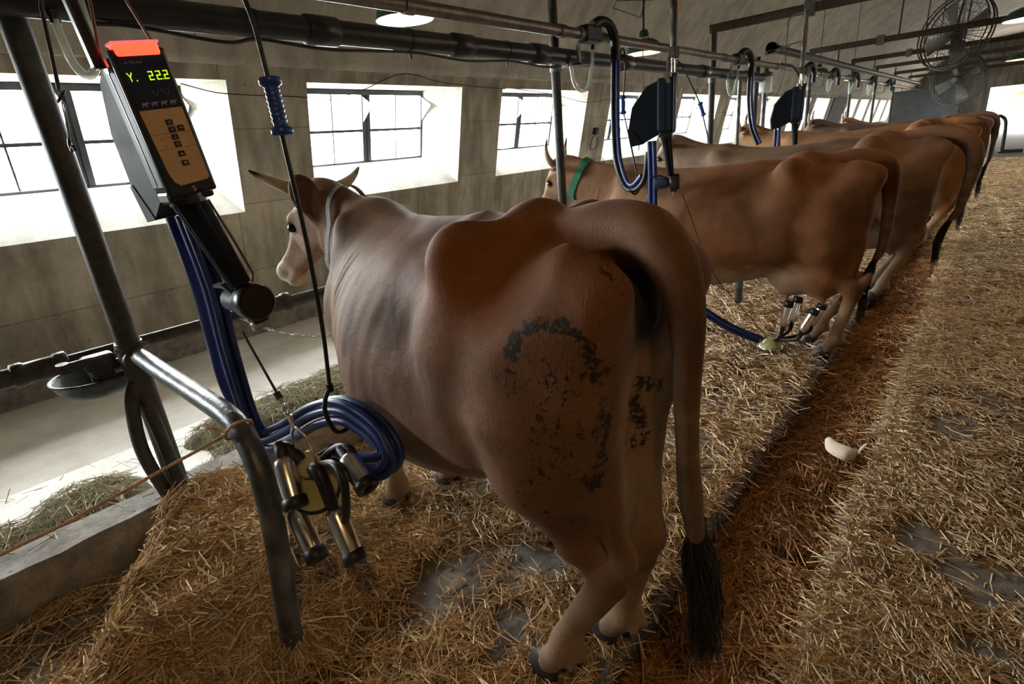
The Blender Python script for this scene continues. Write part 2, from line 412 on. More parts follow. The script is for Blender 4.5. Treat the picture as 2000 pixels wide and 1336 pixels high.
def hide_material(name, rough=.72):
    m, nt, b = node_mat(name); N = nt.nodes
    at = N.new('ShaderNodeAttribute'); at.attribute_name = 'tint'
    tc = N.new('ShaderNodeTexCoord')
    mp = N.new('ShaderNodeMapping'); mp.inputs['Scale'].default_value = (1, 1, .35); sock(nt, tc.outputs['Object'], mp.inputs['Vector'])
    n1 = N.new('ShaderNodeTexNoise'); n1.inputs['Scale'].default_value = 260; n1.inputs['Detail'].default_value = 3; sock(nt, mp.outputs['Vector'], n1.inputs['Vector'])
    n2 = N.new('ShaderNodeTexNoise'); n2.inputs['Scale'].default_value = 9; n2.inputs['Detail'].default_value = 5; sock(nt, tc.outputs['Object'], n2.inputs['Vector'])
    def mul(col, fac, lo, hi):
        r = N.new('ShaderNodeMapRange'); r.inputs['To Min'].default_value = lo; r.inputs['To Max'].default_value = hi; r.inputs['From Min'].default_value = .25; r.inputs['From Max'].default_value = .75
        sock(nt, fac, r.inputs['Value'])
        x = N.new('ShaderNodeVectorMath'); x.operation = 'SCALE'; sock(nt, col, x.inputs[0]); sock(nt, r.outputs['Result'], x.inputs['Scale']); return x.outputs['Vector']
    c1 = mul(at.outputs['Color'], n1.outputs['Fac'], .78, 1.22); c2 = mul(c1, n2.outputs['Fac'], .88, 1.12)
    sa = N.new('ShaderNodeAttribute'); sa.attribute_name = 'stain'
    n4 = N.new('ShaderNodeTexNoise'); n4.inputs['Scale'].default_value = 55; n4.inputs['Detail'].default_value = 6; n4.inputs['Roughness'].default_value = .7; sock(nt, tc.outputs['Object'], n4.inputs['Vector'])
    nr = N.new('ShaderNodeMapRange'); nr.inputs['From Min'].default_value = .32; nr.inputs['From Max'].default_value = .68; sock(nt, n4.outputs['Fac'], nr.inputs['Value'])
    sm = N.new('ShaderNodeMath'); sm.operation = 'ADD'; sock(nt, sa.outputs['Fac'], sm.inputs[0]); sock(nt, nr.outputs['Result'], sm.inputs[1])
    sr = N.new('ShaderNodeMapRange'); sr.interpolation_type = 'SMOOTHSTEP'; sr.inputs['From Min'].default_value = .98; sr.inputs['From Max'].default_value = 1.20; sr.inputs['To Max'].default_value = .94; sock(nt, sm.outputs[0], sr.inputs['Value'])
    mx = N.new('ShaderNodeMix'); mx.data_type = 'RGBA'; sock(nt, sr.outputs['Result'], mx.inputs['Factor']); sock(nt, c2, mx.inputs['A']); mx.inputs['B'].default_value = (.014, .011, .009, 1)
    sock(nt, mx.outputs['Result'], b.inputs['Base Color'])
    b.inputs['Roughness'].default_value = rough; b.inputs['Specular IOR Level'].default_value = .28
    b.inputs['Sheen Weight'].default_value = .07; b.inputs['Sheen Roughness'].default_value = .45; b.inputs['Sheen Tint'].default_value = (1, .85, .7, 1)
    b2 = N.new('ShaderNodeBump'); b2.inputs['Strength'].default_value = .5; b2.inputs['Distance'].default_value = .02; sock(nt, n2.outputs['Fac'], b2.inputs['Height'])
    bp = N.new('ShaderNodeBump'); bp.inputs['Strength'].default_value = .45; bp.inputs['Distance'].default_value = .003
    sock(nt, n1.outputs['Fac'], bp.inputs['Height']); sock(nt, b2.outputs['Normal'], bp.inputs['Normal']); sock(nt, bp.outputs['Normal'], b.inputs['Normal'])
    return m
def horn_material():
    m, nt, b = node_mat('horn'); N = nt.nodes
    at = N.new('ShaderNodeAttribute'); at.attribute_name = 'tint'; sock(nt, at.outputs['Color'], b.inputs['Base Color'])
    b.inputs['Roughness'].default_value = .42
    tc = N.new('ShaderNodeTexCoord'); n = N.new('ShaderNodeTexNoise'); n.inputs['Scale'].default_value = 90; sock(nt, tc.outputs['Object'], n.inputs['Vector'])
    bp = N.new('ShaderNodeBump'); bp.inputs['Strength'].default_value = .3; bp.inputs['Distance'].default_value = .003; sock(nt, n.outputs['Fac'], bp.inputs['Height']); sock(nt, bp.outputs['Normal'], b.inputs['Normal'])
    return m
M_HIDE = hide_material('cow_hide'); M_HORN = horn_material()
M_HOOF = plain('hoof', (.035, .03, .03), .45, noise=.5, nscale=40, bump=.3, bscale=60)
M_HAIR = plain('tail_hair', (.010, .007, .006), .5)
M_EYE = plain('eye', (.008, .006, .006), .08)

def tube_np(pts, rad, n=14):
    """smooth tube as arrays, ends closed to points"""
    mb = MB(); mb.tube(pts, rad, n, caps=False); return np.array(mb.v), np.array(mb.f)
def cow_colours(V, hw, HM, tail, pal, stain=None, seed=0):
    base, dark, pale = [np.array(c) for c in (pal['base'], pal['dark'], pal['pale'])]
    u, v, z = V.T; av = np.abs(v)
    n1 = vnoise(V*6, seed)-.5; n2 = vnoise(V*22, seed+1)-.5; n3 = vnoise(V*70, seed+2)-.5
    def mix(C, c, w): return C + (np.array(c)-C)*w[:, None]
    C = np.tile(base, (len(V), 1))
    C = mix(C, dark, np.clip(.55*sstep(.0, .3, n1+.05), 0, 1))
    # darker neck crest, loin and flank hair (Brown Swiss smoke), orange light on the rump painted into the hide
    C = mix(C, dark, .5*np.exp(-((z-1.0)/.2)**2-((u-.30)/.2)**2))
    C = mix(C, pal.get('warm', base), .75*np.exp(-((z-1.25)/.14)**2-((u-.05)/.28)**2))
    # shoulder and fore ribs paler
    C = mix(C, pale, .28*sstep(.45, .95, u)*sstep(.75, 1.1, z))
    # pale under-belly, udder, inner legs, shanks
    pw = sstep(.68, .55, z+n2*.10)*sstep(.95, .4, u)*sstep(-.10, .08, u)
    C = mix(C, pale, .75*pw)
    C = mix(C, pale, .70*sstep(.44, .34, z+n2*.06)*sstep(-.4, -.3, u))
    C = mix(C, pale, .55*sstep(.11, .05, av+n2*.03)*sstep(-.12, -.2, u)*sstep(1.12, 1.0, z)*sstep(.45, .6, z))
    C = mix(C, pal['udder'], .8*sstep(.14, .06, av)*sstep(.74, .66, z)*sstep(.40, .30, u)*sstep(-.25, -.18, u)*sstep(.36, .42, z)) if 'udder' in pal else C
    # feet: dirty ankles
    C = mix(C, (.10, .075, .055), .5*sstep(.2, .05, z+n2*.08))
    # tail
    dt = np.min(np.linalg.norm(V[:, None, :]-tail[None, 4::3, :], axis=2), 1)
    C = mix(C, dark*.7, .6*sstep(.07, .03, dt)*sstep(-.26, -.34, u))
    # under the tail
    C = mix(C, (.012, .009, .008), sstep(.055, .035, av+n2*.02)*sstep(-.20, -.23, u)*sstep(1.07, 1.12, z)*sstep(1.30, 1.26, z)*(dt > .06)*(u > -.31))
    # head
    q = (V-hw(0, 0, 0)) @ HM
    hd = (q[:, 0] > -.05)*(np.abs(q[:, 1]) < .2)*(np.abs(q[:, 2]+.07) < .15)
    C = mix(C, pale, hd*.55*sstep(.02, .1, q[:, 0]))
    C = mix(C, dark*.55, hd*.85*sstep(.06, -.01, q[:, 0])*(q[:, 2] > -.02))
    C = mix(C, (.55, .45, .36), hd*.9*sstep(.34, .40, q[:, 0]))
    C = mix(C, (.22, .16, .14), hd*.7*sstep(.455, .48, q[:, 0])*(q[:, 2] > -.11))
    C = mix(C, (.03, .022, .02), hd*sstep(.045, .025, np.sqrt((q[:, 0]-.155)**2+(np.abs(q[:, 1])-.088)**2+(q[:, 2]+.05)**2)))
    C = mix(C, dark*.5, (np.abs(q[:, 1]) > .11)*(q[:, 0] > -.2)*(q[:, 2] > -.2)*.5*(np.abs(q[:, 1]) < .35)*(u > 1.2))
    st = np.zeros(len(V))
    for (A, w, k) in (stain or []):
        A = np.array(spline(A, 6)); D = np.min(np.linalg.norm(V[:, None, :]-A[None], axis=2), 1)
        st = np.maximum(st, .74*k*sstep(1.5, .0, D/w + n2*1.2 + n1*.6))
    C *= (1+n2*.16+n3*.14)[:, None]
    return np.clip(C, 0, 1), st
def make_hoof(parent, pos, yaw=0, mat=None):
    mb = MB()
    for s in (-1, 1):
        rings = []
        for (z, cx, lx, ly) in ((.0, .014, .068, .031), (.025, .009, .064, .0315), (.055, -.004, .055, .030), (.082, -.014, .043, .026), (.094, -.016, .024, .015)):
            rings.append([Vector((cx+lx*math.cos(a)*(1.0 if math.cos(a) > 0 else .85), s*.033+ly*math.sin(a), z)) for a in np.linspace(0, 2*math.pi, 12, endpoint=False)])
        V = [p for r in rings for p in r]; n = 12
        F = [(i*n+k, i*n+(k+1) % n, (i+1)*n+(k+1) % n, (i+1)*n+k) for i in range(len(rings)-1) for k in range(n)] + [tuple(range(n-1, -1, -1)), tuple(range(4*n, 5*n))]
        Mx = Matrix.Translation(Vector(pos)) @ Matrix.Rotation(yaw + s*.08, 4, 'Z')
        mb.add([Mx @ p for p in V], F, True)
    return mb.build('hoof', mat or M_HOOF, parent)
def make_horn(parent, hw, s, path, r0=.031):
    P = [hw(p[0], p[1]*s, p[2]) for p in path]; P = spline(P, 6); n = len(P)
    t = np.linspace(0, 1, n); rad = r0*(1-t**1.5*.84)
    V, F = tube_np(P, list(rad), 14)
    tip = np.array(P[-1]) + (np.array(P[-1])-np.array(P[-2]))*.25
    k = len(V); V = np.concatenate([V, tip[None]]); F2 = np.array([(k-14+i, k-14+(i+1) % 14, k, k) for i in range(14)])
    tt = np.concatenate([np.repeat(t, 14), [1]])
    A, Bc, Cc = np.array([.16, .085, .045]), np.array([.42, .33, .22]), np.array([.018, .015, .014])
    col = A[None]*(1-sstep(.05, .4, tt))[:, None] + Bc[None]*sstep(.05, .4, tt)[:, None]; w = sstep(.66, .82, tt+(vnoise(V*60)-.5)*.12)[:, None]; col = col*(1-w)+Cc*w
    me_f = np.concatenate([F, F2]).astype(int)
    me = MB(); me.add([tuple(p) for p in V], [tuple(dict.fromkeys(q)) for q in me_f.tolist()], True); o = me.build('horn', M_HORN, parent)
    a = o.data.color_attributes.new('tint', 'FLOAT_COLOR', 'POINT'); a.data.foreach_set('color', np.concatenate([col, np.ones((len(V), 1))], 1).astype(np.float32).ravel())
    return o
def make_switch(parent, start, axis_pts, width, count, seed=1, r=.0022):
    """tail switch: strands fanning along a centre path; one mesh"""
    rng = np.random.default_rng(seed); C = np.array(spline(axis_pts, 8)); m = len(C); Vs = []; Fs = []
    t = np.linspace(0, 1, m); env = width*(.30+.70*sstep(0, .38, t))*(1-.30*sstep(.75, 1, t))
    for i in range(count):
        a = rng.uniform(0, 2*math.pi); q = math.sqrt(rng.uniform(0, 1)); L = rng.uniform(.45, .95) if i > count*.45 else rng.uniform(.78, 1.0)
        k = max(5, int(m*L)); ph = rng.uniform(0, 6.28); am = rng.uniform(.2, 1)*.010
        off = np.stack([np.cos(a+t[:k]*.4)*q*env[:k]*.7, np.sin(a+t[:k]*.4)*q*env[:k], 0*t[:k]], 1)
        off[:, 1] += am*np.sin(t[:k]*9+ph); off[:, 0] += am*np.cos(t[:k]*8+ph)
        V, F = tube_np(C[:k]+off, list(r*(1-t[:k]/t[k-1]*.6)), 3); Fs.append(F+sum(len(x) for x in Vs)); Vs.append(V)
    return np_mesh('tail_switch', np.concatenate(Vs), np.concatenate(Fs), M_HAIR, parent)
def neck_ring(V, c, ax, off=.008, n=40, slab=.02, lim=.24):
    """closed loop of points hugging the skin where the plane through c cuts it"""
    ax = np.array(ax)/np.linalg.norm(ax); up = np.array([0, 0, 1.])-ax*ax[2]; up /= np.linalg.norm(up); sd = np.cross(ax, up)
    D = V-np.array(c); D = D[(np.abs(D@ax) < slab) & (np.linalg.norm(D, axis=1) < lim)]
    A = np.arctan2(D@up, D@sd); Rr = np.hypot(D@up, D@sd); an = np.linspace(-math.pi, math.pi, n, endpoint=False); out = []
    rr = np.array([Rr[np.abs((A-a+math.pi) % (2*math.pi)-math.pi) < .16].max(initial=.08) for a in an]); rr = (rr+np.roll(rr, 1)+np.roll(rr, -1))/3+off
    return [np.array(c)+sd*math.cos(a)*r+up*math.sin(a)*r for a, r in zip(an, rr)]
def strap(name, parent, loop, ax, w, th, mat):
    """flat band: ring of points widened along ax"""
    ax = np.array(ax)/np.linalg.norm(ax); n = len(loop); c = np.mean(loop, 0); V = []
    for p in loop:
        o = (p-c)/np.linalg.norm(p-c)
        for a, b in ((-w/2, 0), (w/2, 0), (w/2, th), (-w/2, th)): V.append(p+ax*a+o*b)
    F = [(i*4+k, i*4+(k+1) % 4, ((i+1) % n)*4+(k+1) % 4, ((i+1) % n)*4+k) for i in range(n) for k in range(4)]
    mb = MB(); mb.add(V, F); return mb.build(name, mat, parent)
HORN_UP = [(-.004, .075, .015), (-.01, .13, .035), (-.01, .19, .075), (.0, .235, .125), (.015, .255, .165)]
def stretch(su):
    """lengthens the trunk without fattening the legs or the head"""
    def f(p):
        p = np.atleast_2d(np.array(p, float)).copy(); u, z = p[:, 0], p[:, 2]; w = sstep(.50, .80, z)
        an = 1.08*sstep(.25, .85, u); k = np.minimum(u, 1.22)
        p[:, 0] = u + (su-1)*(w*k + (1-w)*an); return p
    return f
def cow(P, h, loc, rz, label, pal, stain=None, seed=0, hooves=True, group='dairy cows tied in the stall row', scale=1):
    V, F, hw, HM, tp, tr = build_cow(P, h)
    root = empty('cow', loc, rz, label, 'cow', group); root.scale = (scale,)*3
    col, st = cow_colours(V, hw, HM, tp, pal, stain, seed)
    f = stretch(P.get('su', 1.0)); V = f(V); hw2 = lambda x, y, z: f(hw(x, y, z))[0]
    o = np_mesh('body', V, F, M_HIDE, root, True, col)
    a = o.data.attributes.new('stain', 'FLOAT', 'POINT'); a.data.foreach_set('value', st.astype(np.float32))
    for s in (1, -1):
        make_horn(root, hw2, s, P['hornR'] if s < 0 and 'hornR' in P else P.get('horns', HORN_UP))
        p = hw2(.152, .081*s, -.050); mb = MB(); bm = bmesh.new(); bmesh.ops.create_uvsphere(bm, u_segments=16, v_segments=10, radius=.0185); mb.bm(bm, Matrix.Translation(Vector(p)), True); mb.build('eye', M_EYE, root)
    for i in range(2):
        hx = P['hoof'][i]; q = f((hx[0], hx[1], 0))[0]; make_hoof(root, q, P.get('hoofyaw', (0, 0))[i])
        fx = P['fore'][i]; q = f((fx[0], fx[1], 0))[0]; make_hoof(root, (q[0]+.01, q[1], 0), 0)
    make_switch(root, None, [tuple(f(p)[0]) for p in P['switch']], P.get('switch_w', .035), P.get('hairs', 160), seed)
    return root, V, hw2, HM
PAL1 = dict(base=(.152, .070, .033), dark=(.070, .034, .018), pale=(.34, .225, .14), warm=(.20, .064, .014), udder=(.34, .22, .155))
TAIL1 = [(-.02, -.005, 1.275, .060), (-.12, -.01, 1.312, .054), (-.20, -.005, 1.325, .046), (-.275, .01, 1.318, .040), (-.335, .03, 1.282, .031), (-.370, .040, 1.22, .023), (-.386, .048, 1.14, .018), (-.392, .055, 1.02, .016), (-.39, .04, .87, .0145), (-.385, .018, .77, .0135), (-.382, -.01, .66, .012)]
COW1 = dict(off=(.72, .03), poll=(1.50, .105, 1.385), head=(R(22), R(-40), R(7)), tail=TAIL1, hock=(-.19, .072, .515), hoof=((.015, .112), (-.015, -.108)),
    fore=((1.10, .13), (1.075, -.13)), udder=(.06, .66, (.24, .14, .15), 0), eb=(-.03, .088, -.135), ear=((-.50, .30, .50), (-.25, 1, -.08)), earn=((-.45, .65, -.5), (.75, .1, -.55)), bend=0,
    switch=[(-.384, -.005, .72), (-.383, -.02, .62), (-.385, -.04, .48), (-.385, -.055, .36), (-.385, -.065, .25)], switch_w=.042, hairs=420,
    horns=[(-.004, .075, .015), (-.008, .11, .035), (.0, .155, .075), (.012, .19, .115), (.02, .22, .155)], hornR=[(-.004, .075, .015), (-.012, .125, .03), (-.02, .195, .06), (-.03, .25, .095), (-.035, .295, .135)], ribs=1.0)
# ---------------------------------------------------------------- the barn shell
def concrete(name, lo, hi, scale=3.0, joints=None, jcol=.55, bump=.25, stain=.35, spots=True):
    """weathered concrete: broad blotches, fine grain, dark specks, optional shutter-board joints (width, height, axes)"""
    m, nt, b = node_mat(name); N = nt.nodes
    tc = N.new('ShaderNodeTexCoord'); P = tc.outputs['Object']
    n1 = N.new('ShaderNodeTexNoise'); n1.inputs['Scale'].default_value = scale; n1.inputs['Detail'].default_value = 8; n1.inputs['Roughness'].default_value = .65; sock(nt, P, n1.inputs['Vector'])
    r = N.new('ShaderNodeValToRGB'); r.color_ramp.elements[0].position = .30; r.color_ramp.elements[1].position = .68
    r.color_ramp.elements[0].color = (*lo, 1); r.color_ramp.elements[1].color = (*hi, 1); sock(nt, n1.outputs['Fac'], r.inputs['Fac'])
    col = r.outputs['Color']
    def mulc(col, fac, a, bb, f0, f1):
        q = N.new('ShaderNodeMapRange'); q.inputs['From Min'].default_value = f0; q.inputs['From Max'].default_value = f1; q.inputs['To Min'].default_value = a; q.inputs['To Max'].default_value = bb
        sock(nt, fac, q.inputs['Value']); x = N.new('ShaderNodeVectorMath'); x.operation = 'SCALE'; sock(nt, col, x.inputs[0]); sock(nt, q.outputs['Result'], x.inputs['Scale']); return x.outputs['Vector']
    n2 = N.new('ShaderNodeTexNoise'); n2.inputs['Scale'].default_value = 120; n2.inputs['Detail'].default_value = 2; sock(nt, P, n2.inputs['Vector'])
    col = mulc(col, n2.outputs['Fac'], .86, 1.12, .3, .7)
    mp = N.new('ShaderNodeMapping'); mp.inputs['Scale'].default_value = (6, 6, .5); sock(nt, P, mp.inputs['Vector'])
    n3 = N.new('ShaderNodeTexNoise'); n3.inputs['Scale'].default_value = 1.0; n3.inputs['Detail'].default_value = 6; sock(nt, mp.outputs['Vector'], n3.inputs['Vector'])
    col = mulc(col, n3.outputs['Fac'], 1-stain, 1.08, .38, .6)
    if spots:
        v = N.new('ShaderNodeTexVoronoi'); v.inputs['Scale'].default_value = 9; v.inputs['Randomness'].default_value = 1; sock(nt, P, v.inputs['Vector'])
        col = mulc(col, v.outputs['Distance'], .45, 1.0, .05, .09)
    if joints:
        w, h, ax, ay = joints
        sp = N.new('ShaderNodeSeparateXYZ'); sock(nt, P, sp.inputs[0]); cb = N.new('ShaderNodeCombineXYZ'); sock(nt, sp.outputs[ax], cb.inputs[0]); sock(nt, sp.outputs[ay], cb.inputs[1])
        bk = N.new('ShaderNodeTexBrick'); bk.inputs['Color1'].default_value = (1, 1, 1, 1); bk.inputs['Color2'].default_value = (.90, .90, .90, 1); bk.inputs['Mortar'].default_value = (jcol, jcol, jcol, 1)
        bk.inputs['Scale'].default_value = 1; bk.inputs['Mortar Size'].default_value = .006; bk.inputs['Mortar Smooth'].default_value = .6; bk.inputs['Brick Width'].default_value = w; bk.inputs['Row Height'].default_value = h
        sock(nt, cb.outputs[0], bk.inputs['Vector'])
        x = N.new('ShaderNodeVectorMath'); x.operation = 'MULTIPLY'; sock(nt, col, x.inputs[0]); sock(nt, bk.outputs['Color'], x.inputs[1]); col = x.outputs['Vector']
    sock(nt, col, b.inputs['Base Color']); b.inputs['Roughness'].default_value = .9; b.inputs['Specular IOR Level'].default_value = .25
    bp = N.new('ShaderNodeBump'); bp.inputs['Strength'].default_value = bump; bp.inputs['Distance'].default_value = .02; sock(nt, n1.outputs['Fac'], bp.inputs['Height']); sock(nt, bp.outputs['Normal'], b.inputs['Normal'])
    return m
M_WALL = concrete('wall_concrete', (.30, .26, .20), (.52, .465, .38), 2.2, (2.1, .62, 1, 2))
M_CEIL = concrete('ceiling_concrete', (.33, .295, .24), (.50, .455, .39), 1.6, (1.22, 60, 1, 2), jcol=.80, stain=.14)
M_LIME = concrete('limewashed_reveal', (.66, .63, .58), (.86, .85, .82), 3, None, stain=.12, spots=False)
M_FLOOR = concrete('floor_concrete', (.055, .055, .056), (.23, .205, .175), 11, None, stain=.05, bump=.4, spots=False)
M_ALLEY = concrete('alley_concrete', (.46, .43, .385), (.60, .565, .515), 2, None, stain=.03, spots=False)
M_FEED = concrete('feed_table_concrete', (.72, .69, .63), (.86, .84, .80), 4, None, stain=.03, spots=False)
M_KERB = concrete('kerb_concrete', (.16, .14, .125), (.36, .325, .29), 14, None, stain=.2, bump=.8)
M_SASH = plain('window_steel', (.045, .05, .06), .5, .3)
def glass_mat():
    m, nt, b = node_mat('window_glass'); N = nt.nodes; out = [n for n in N if n.type == 'OUTPUT_MATERIAL'][0]
    t = N.new('ShaderNodeBsdfTransparent'); t.inputs[0].default_value = (.93, .96, .97, 1); g = N.new('ShaderNodeBsdfGlossy'); g.inputs['Roughness'].default_value = .05
    mx = N.new('ShaderNodeMixShader'); mx.inputs[0].default_value = .06; sock(nt, t.outputs[0], mx.inputs[1]); sock(nt, g.outputs[0], mx.inputs[2]); sock(nt, mx.outputs[0], out.inputs['Surface'])
    return m
M_GLASS = glass_mat()
SL = .2486                                     # the wall leans in by this much per metre
XB, ZL = -5.37, 2.36                           # wall foot, height of the ledge
wx = lambda z: XB + SL*z
def structure(o): o['kind'] = 'structure'; return o
def wall_with_windows(name, mirror=False):
    """leaning wall with splayed, limewashed openings"""
    mx = (lambda p: (2*XC-p[0], p[1], p[2])) if mirror else (lambda p: p)
    wl = MB(); rv = MB()
    holes = [(WIN0+k*WINP, WIN0+k*WINP+WINW) for k in (RWIN if mirror else LWIN)]
    z0, z1 = 1.175, 2.227
    ys = [YN] + [y for h in holes for y in h] + [YF]
    for i in range(len(ys)-1):
        a, b = ys[i], ys[i+1]; hole = i % 2 == 1
        for (u, w) in ((0, z0), (z0, z1), (z1, ZL)):
            if hole and u == z0: continue
            q = [(wx(u), a, u), (wx(u), b, u), (wx(w), b, w), (wx(w), a, w)]; wl.add([mx(p) for p in q], [(0, 1, 2, 3)])
    wl.add([mx(p) for p in ((XB-.62, YN, -.4), (XB-.62, YF, -.4), (XB-.62, YF, .9), (XB-.62, YN, .9))], [(0, 1, 2, 3)])
    o = structure(wl.build(name, M_WALL, fix=False))
    fx = lambda z: -5.42 + SL*(z-1.542)
    f0, f1 = 1.50, 2.25
    for (a, b) in holes:
        A, Bv = a+.17, b-.17
        inn = [(wx(z0), a, z0), (wx(z0), b, z0), (wx(z1), b, z1), (wx(z1), a, z1)]; out = [(fx(f0), A, f0), (fx(f0), Bv, f0), (fx(f1), Bv, f1), (fx(f1), A, f1)]
        far = [(x-.22, y, z) for x, y, z in out]
        v = [mx(p) for p in inn+out+far]; rv.add(v, [(i, (i+1) % 4, 4+(i+1) % 4, 4+i) for i in range(4)] + [(4+i, 4+(i+1) % 4, 8+(i+1) % 4, 8+i) for i in range(4)])
    structure(rv.build('trim_2' if mirror else 'trim_1', M_LIME, fix=False))
    # outer face so that no light leaks round the openings
    ow = MB(); xo = XB-.40
    for i in range(len(ys)-1):
        a, b = ys[i], ys[i+1]; hole = i % 2 == 1
        if hole: a2, b2 = a+.17, b-.17
        segs = [(a, b, -.4, 3.2)] if not hole else [(a, b, -.4, f0), (a, b, f1, 3.2), (a, a2, f0, f1), (b2, b, f0, f1)]
        for (p, q, u, w) in segs: ow.add([mx(t) for t in ((fx(u)-.22, p, u), (fx(u)-.22, q, u), (fx(w)-.22, q, w), (fx(w)-.22, p, w))], [(0, 1, 2, 3)])
    structure(ow.build('wall_outer_right' if mirror else 'wall_outer_left', M_WALL, fix=False))
    return holes
HOLES = wall_with_windows('wall_left')
wall_with_windows('wall_right', True)
def make_window(idx, a, b):
    """steel sash: frame, middle post, glazing bars, eight panes, two vent cheeks; in the plane of the leaning wall"""
    w = b-a-.34; Hh = .75/math.cos(math.atan(SL)); ang = math.atan(SL)
    root = empty('window_%d' % idx, (-5.42+SL*(1.50-1.542)-.10, (a+b)/2, 1.50)); root.rotation_euler = (0, ang, 0); root['kind'] = 'structure'
    y0, y1 = -w/2, w/2; t = .028
    f = MB()
    for (p, q, r, s) in ((y0, y1, 0, t), (y0, y1, Hh-.05, Hh), (y0, y0+t, t, Hh-.05), (y1-t, y1, t, Hh-.05)): f.rbox((-.025, p, r), (.025, q, s), .004)
    f.build('frame', M_SASH, root)
    g = MB(); g.rbox((-.025, -.055, t), (.025, -.008, Hh-.05), .004); g.rbox((-.025, .008, t), (.025, .055, Hh-.05), .004); g.box((-.01, -.01, t), (.012, .01, Hh-.05)); g.build('mullion', M_SASH, root)
    for s in (-1, 1):
        ya, yb = (y0+t, -.055) if s < 0 else (.055, y1-t); ym = (ya+yb)/2; zm = t+(Hh-.05-t)*.47
        MB().box((-.014, ya, zm-.014), (.014, yb, zm+.014)).build('glazing_bar', M_SASH, root)
        for (u, v) in ((t, zm-.014), (zm+.014, Hh-.05)):
            MB().box((-.010, ym-.007, u), (.010, ym+.007, v)).build('glazing_bar', M_SASH, root)
            for (p, q) in ((ya, ym-.007), (ym+.007, yb)): MB().box((-.002, p, u), (.002, q, v)).build('pane', M_GLASS, root)
        # triangular cheek beside the hinged upper light
        yc = yb+.012
        c = MB(); c.prism([(.02, Hh-.06), (.20, Hh-.13), (.02, zm+.08)], 1, yc-.002, yc+.002); c.build('vent_cheek', M_CHEEK, root)
        c = MB(); c.tube([(.02, yc, Hh-.06), (.20, yc, Hh-.13), (.02, yc, zm+.08)], .005, 6); c.build('cheek_frame', M_SASH, root)
    return root
M_CHEEK = plain('vent_cheek_sheet', (.55, .56, .56), .5, noise=.2, nscale=8)
for k, (a, b) in enumerate(HOLES): make_window(k+1, a, b)
# vault: one leaf each side of the ridge, standing a little proud of the wall to leave a ledge
PROF = [(-4.735, 2.335), (-4.62, 2.62), (-4.25, 3.25), (-3.6, 3.95), (-2.6, 4.6), (-1.2, 5.05), (.9, 5.25)]
PR = spline([(p[0], 0, p[1]) for p in PROF], 5); PR = [(p[0], p[2]) for p in PR]
full = PR + [(2*XC-x, z) for x, z in PR[::-1][1:]]
c = MB(); pts = [(-4.80, 2.36), (-4.80, 2.335)] + full + [(2*XC+4.8, 2.335), (2*XC+4.8, 2.36)]
n = len(pts); c.add([(x, YN, z) for x, z in pts] + [(x, YF, z) for x, z in pts], [(i, i+1, n+i+1, n+i) for i in range(n-1)], False)
structure(c.build('ceiling', M_CEIL, fix=False))
for f in bpy.data.objects['ceiling'].data.polygons: f.use_smooth = len(f.vertices) == 4 and f.index > 1 and f.index < n-3
c = MB(); q = [(x, z+.25) for x, z in full]; q = [(-5.9, 2.45)] + q + [(2*XC+5.9, 2.45)]; n = len(q)
c.add([(x, YN-.2, z) for x, z in q] + [(x, YF+.2, z) for x, z in q], [(i, i+1, n+i+1, n+i) for i in range(n-1)], True); structure(c.build('roof', M_WALL, fix=False))
# end walls with a doorway each
def end_wall(name, y, th, d0, d1, dh):
    w = MB(); prof = [(-5.7, -.3), (-5.7, .0), (XB, 0), (-4.735, 2.335)] + full[1:-1] + [(2*XC+4.735, 2.335), (2*XC-XB, 0), (2*XC+5.7, 0), (2*XC+5.7, -.3)]
    L = [p for p in prof]
    for yy in (y, y+th):
        # left piece, right piece, lintel piece
        left = [(-6.2, -.3), (d0, -.3), (d0, 6), (-6.2, 6)]; right = [(d1, -.3), (2*XC+6.2, -.3), (2*XC+6.2, 6), (d1, 6)]; top = [(d0, dh), (d1, dh), (d1, 6), (d0, 6)]
        for poly in (left, right, top): w.add([(px, yy, pz) for px, pz in poly], [(0, 1, 2, 3)])
    w.add([(d0, y, -.3), (d0, y, dh), (d1, y, dh), (d1, y, -.3), (d0, y+th, -.3), (d0, y+th, dh), (d1, y+th, dh), (d1, y+th, -.3)], [(0, 1, 5, 4), (1, 2, 6, 5), (2, 3, 7, 6)])
    return structure(w.build(name, M_ENDW, fix=False))
M_ENDW = concrete('end_wall_concrete', (.10, .095, .085), (.19, .18, .16), 1.5, (2.0, .8, 0, 2))
end_wall('wall_far', YF, .3, -.70, 2.7, 2.45)
end_wall('wall_near', YN-.3, .3, 3.0, 3.0, 2.4)
# floors
GL, GR, GD = -.63, -.175, -.24                 # gutter edges and bottom
KX, KZ = -2.45, .20                            # manger kerb
f = MB(); f.add([(KX, YN, 0), (GL, YN, 0), (GL, YF, 0), (KX, YF, 0), (GL, YN, GD), (GL, YF, GD)], [(0, 1, 2, 3), (1, 4, 5, 2)]); structure(f.build('floor_stall', M_FLOOR, fix=False))
f = MB(); f.add([(GL, YN, GD), (GR, YN, GD), (GR, YF, GD), (GL, YF, GD)], [(0, 1, 2, 3)]); structure(f.build('floor_gutter', M_KERB, fix=False))
f = MB(); f.add([(GR, YN, GD), (GR, YN, 0), (GR, YF, 0), (GR, YF, GD), (2*XC-XB+.3, YN, 0), (2*XC-XB+.3, YF, 0)], [(0, 1, 2, 3), (1, 4, 5, 2)]); structure(f.build('floor_aisle', M_FLOOR, fix=False))
f = MB(); f.add([(XB-.3, YN, 0), (-3.55, YN, 0), (-3.55, YF, 0), (XB-.3, YF, 0)], [(0, 1, 2, 3)]); structure(f.build('floor_alley', M_ALLEY, fix=False))
f = MB(); f.box((-3.55, YN, -.05), (-2.70, YF, .055)); structure(f.build('floor_feed_table', M_FEED))
